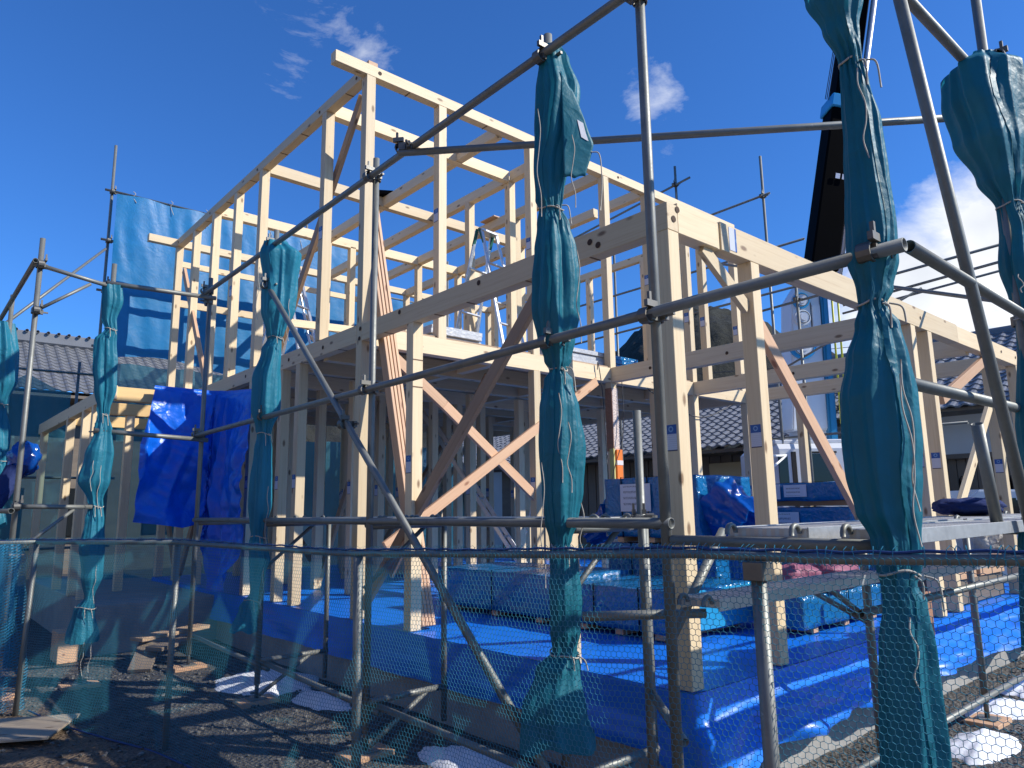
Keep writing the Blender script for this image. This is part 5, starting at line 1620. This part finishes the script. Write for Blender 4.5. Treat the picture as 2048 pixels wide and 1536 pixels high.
for r in (.73, .84): pipe('hose', CV(r, -.10, 2.4), CV(r + .05, -.10, 5.4), .020, mat['yellow'], cn, 8)
B0 = Vector((9.22, 3.36, 5.15)); B1 = Vector((10.02, 2.36, 11.43))
bd = (B1 - B0).normalized(); bs_ = bd.cross(cf).normalized()
if bs_.dot(cr) < 0: bs_ = -bs_
bar('boom', B0, B0.lerp(B1, .50), .50, .46, mat['black'], cn, up=cf, ch=.03)
bar('boom', B0.lerp(B1, .48), B1, .40, .36, mat['black'], cn, up=cf, ch=.03)
bar('boom_collar', B0.lerp(B1, .49), B0.lerp(B1, .53), .58, .55, mat['crane_cyan'], cn, up=cf, ch=.02)
pipe('boom_cylinder', (9.33, 3.10, 4.9), (10.02, 2.02, 11.3), .055, mat['alu'], cn, 14)
for k in range(2):
    q = B0.lerp(B1, .27) + bs_ * (.0 + .12 * k) - cf * .252
    bar('boom_mark', q, q + bd * .10, .08, .006, mat['paper'], cn, up=-cf, ch=.001)
for k in range(3): tube_path('wire', [B0.lerp(B1, .52) - bs_ * (.30 + .03 * k) - cf * .1, B1 - bs_ * (.24 + .02 * k) - cf * .1], .008, mat['cable'], cn, 5)

# ------------------------------------------------------------------ small white truck at right
kt = thing('small_truck', 'small white truck parked beyond the planks at right, dark side window', 'truck', (8.6, -.6, GROUND))
TO2 = Vector((9.22, 1.34, 0)); V2N = Vector((-.80, -.60, 0)); V2R = Vector((.60, -.80, 0))
def KV(r, d, z): return TO2 + V2R * r - V2N * d + Vector((0, 0, z))
def kprism(name, pts, d0, d1, m):
    vs = [KV(r, d0, z) - kt.location for r, z in pts] + [KV(r, d1, z) - kt.location for r, z in pts]; k = len(pts)
    fs = [list(range(k)), list(range(k, 2 * k))[::-1]] + [(i, (i + 1) % k, k + (i + 1) % k, k + i) for i in range(k)]
    me = mesh_from(name, vs, fs)
    bm = bmesh.new(); bm.from_mesh(me); bmesh.ops.recalc_face_normals(bm, faces=bm.faces); bmesh.ops.bevel(bm, geom=list(bm.edges), offset=.03, segments=2, affect='EDGES'); bm.to_mesh(me); bm.free()
    return new_obj(name, me, mat[m], kt)
kprism('body', [(-.45, -.30), (1.3, -.30), (1.3, 1.14), (.1, 1.16), (-.22, .9), (-.45, .45)], 0, 1.4, 'white_paint')
kprism('window', [(-.10, .62), (.62, .62), (.62, 1.02), (.15, 1.04), (-.02, .90)], -.02, .02, 'glass_dark')
kprism('window', [(.70, .62), (1.2, .62), (1.2, 1.02), (.70, 1.02)], -.02, .02, 'glass_dark')
kprism('load_bed', [(1.35, -.1), (3.3, -.1), (3.3, .5), (1.35, .5)], 0, 1.4, 'crane_blue')
for r in (-.0, 2.6):
    cyl('wheel', KV(r, .02, GROUND + .28), V2N, .28, .18, 'rubber', kt); cyl('hub', KV(r, -.08, GROUND + .28), V2N, .13, .03, 'alu', kt)
for k in range(4): tube_path('roof_rack', smooth_path([KV(-.1 + .35 * k, .1, 1.14), KV(-.1 + .35 * k, .1, 1.3), KV(.0 + .35 * k, .3, 1.36)], 4), .02, mat['black'], kt, 6)
bar('mirror', KV(-.2, -.12, .75), KV(-.2, -.12, 1.0), .05, .12, mat['rubber'], kt, up=V2R)
# overhead wires
o = tube_path('power_line', smooth_path([(9, 30, 7.2), (16, 18, 6.5), (22, 8, 6.4), (30, -6, 7.4)], 10), .012, mat['cable'], None, 5); tag(o, 'upper thin power line crossing in front of the hill', 'wire', 'power lines')
o = tube_path('power_line', smooth_path([(9, 30, 6.7), (16, 18, 5.95), (22, 8, 5.9), (30, -6, 6.9)], 10), .012, mat['cable'], None, 5); tag(o, 'lower thin power line crossing in front of the hill', 'wire', 'power lines')

# ------------------------------------------------------------------ street and houses, unseen, added to block sky and bounce warm light
bounce_road = new_obj('added_street', mesh_from('added_street', [(-9.5, -60, GROUND + .006), (-5.2, -60, GROUND + .006), (-5.2, 60, GROUND + .006), (-9.5, 60, GROUND + .006)], [(0, 1, 2, 3)]), flat('pale_bounce_road', (.34, .30, .25), .9, var=.3, scale=3))  # unseen road, added to bounce light onto the shaded timber
bounce_road['kind'] = 'structure'
bounce_wall = wood('bounce_house_cladding', (.40, .28, .18), (.28, .185, .115), (.1, .06, .035), knots=False)  # warm wall tone of the added houses, set for light bounced onto the frame
for (y0, y1, h, lab) in ((-16, -3.5, 5.6, 'unseen brown timber house behind and left of the viewpoint, added to block sky and bounce warm light'), (-2.6, 9.5, 6.2, 'taller unseen brown timber house with a tiled roof, added to block sky and bounce warm light')):
    hh = thing('sky_block_house', lab, 'house', (-14, (y0 + y1) / 2, GROUND), 'unseen houses added to shape the light')
    block('wall', (-20, y0, GROUND), (-11.2, y1, h), bounce_wall, hh)
    for k in range(4):
        yy = y0 + 1.2 + k * (y1 - y0 - 2) / 4
        block('window', (-11.17, yy, .4), (-11.12, yy + 1.3, 1.7), mat['glass_dark'], hh); block('window', (-11.17, yy, 3.2), (-11.12, yy + 1.3, 4.4), mat['glass_dark'], hh)
    tile_roof(hh, (-10.4, y1 + .5, h - .15), (0, -1, 0), (-1, 0, .5), int((y1 - y0 + 1) / .5), 11, .5, .5, mat['roof_tile'])
    block('ridge', (-16.2, y0 - .5, h + 2.4), (-15.6, y1 + .5, h + 2.75), mat['roof_tile'], hh, ch=.08)
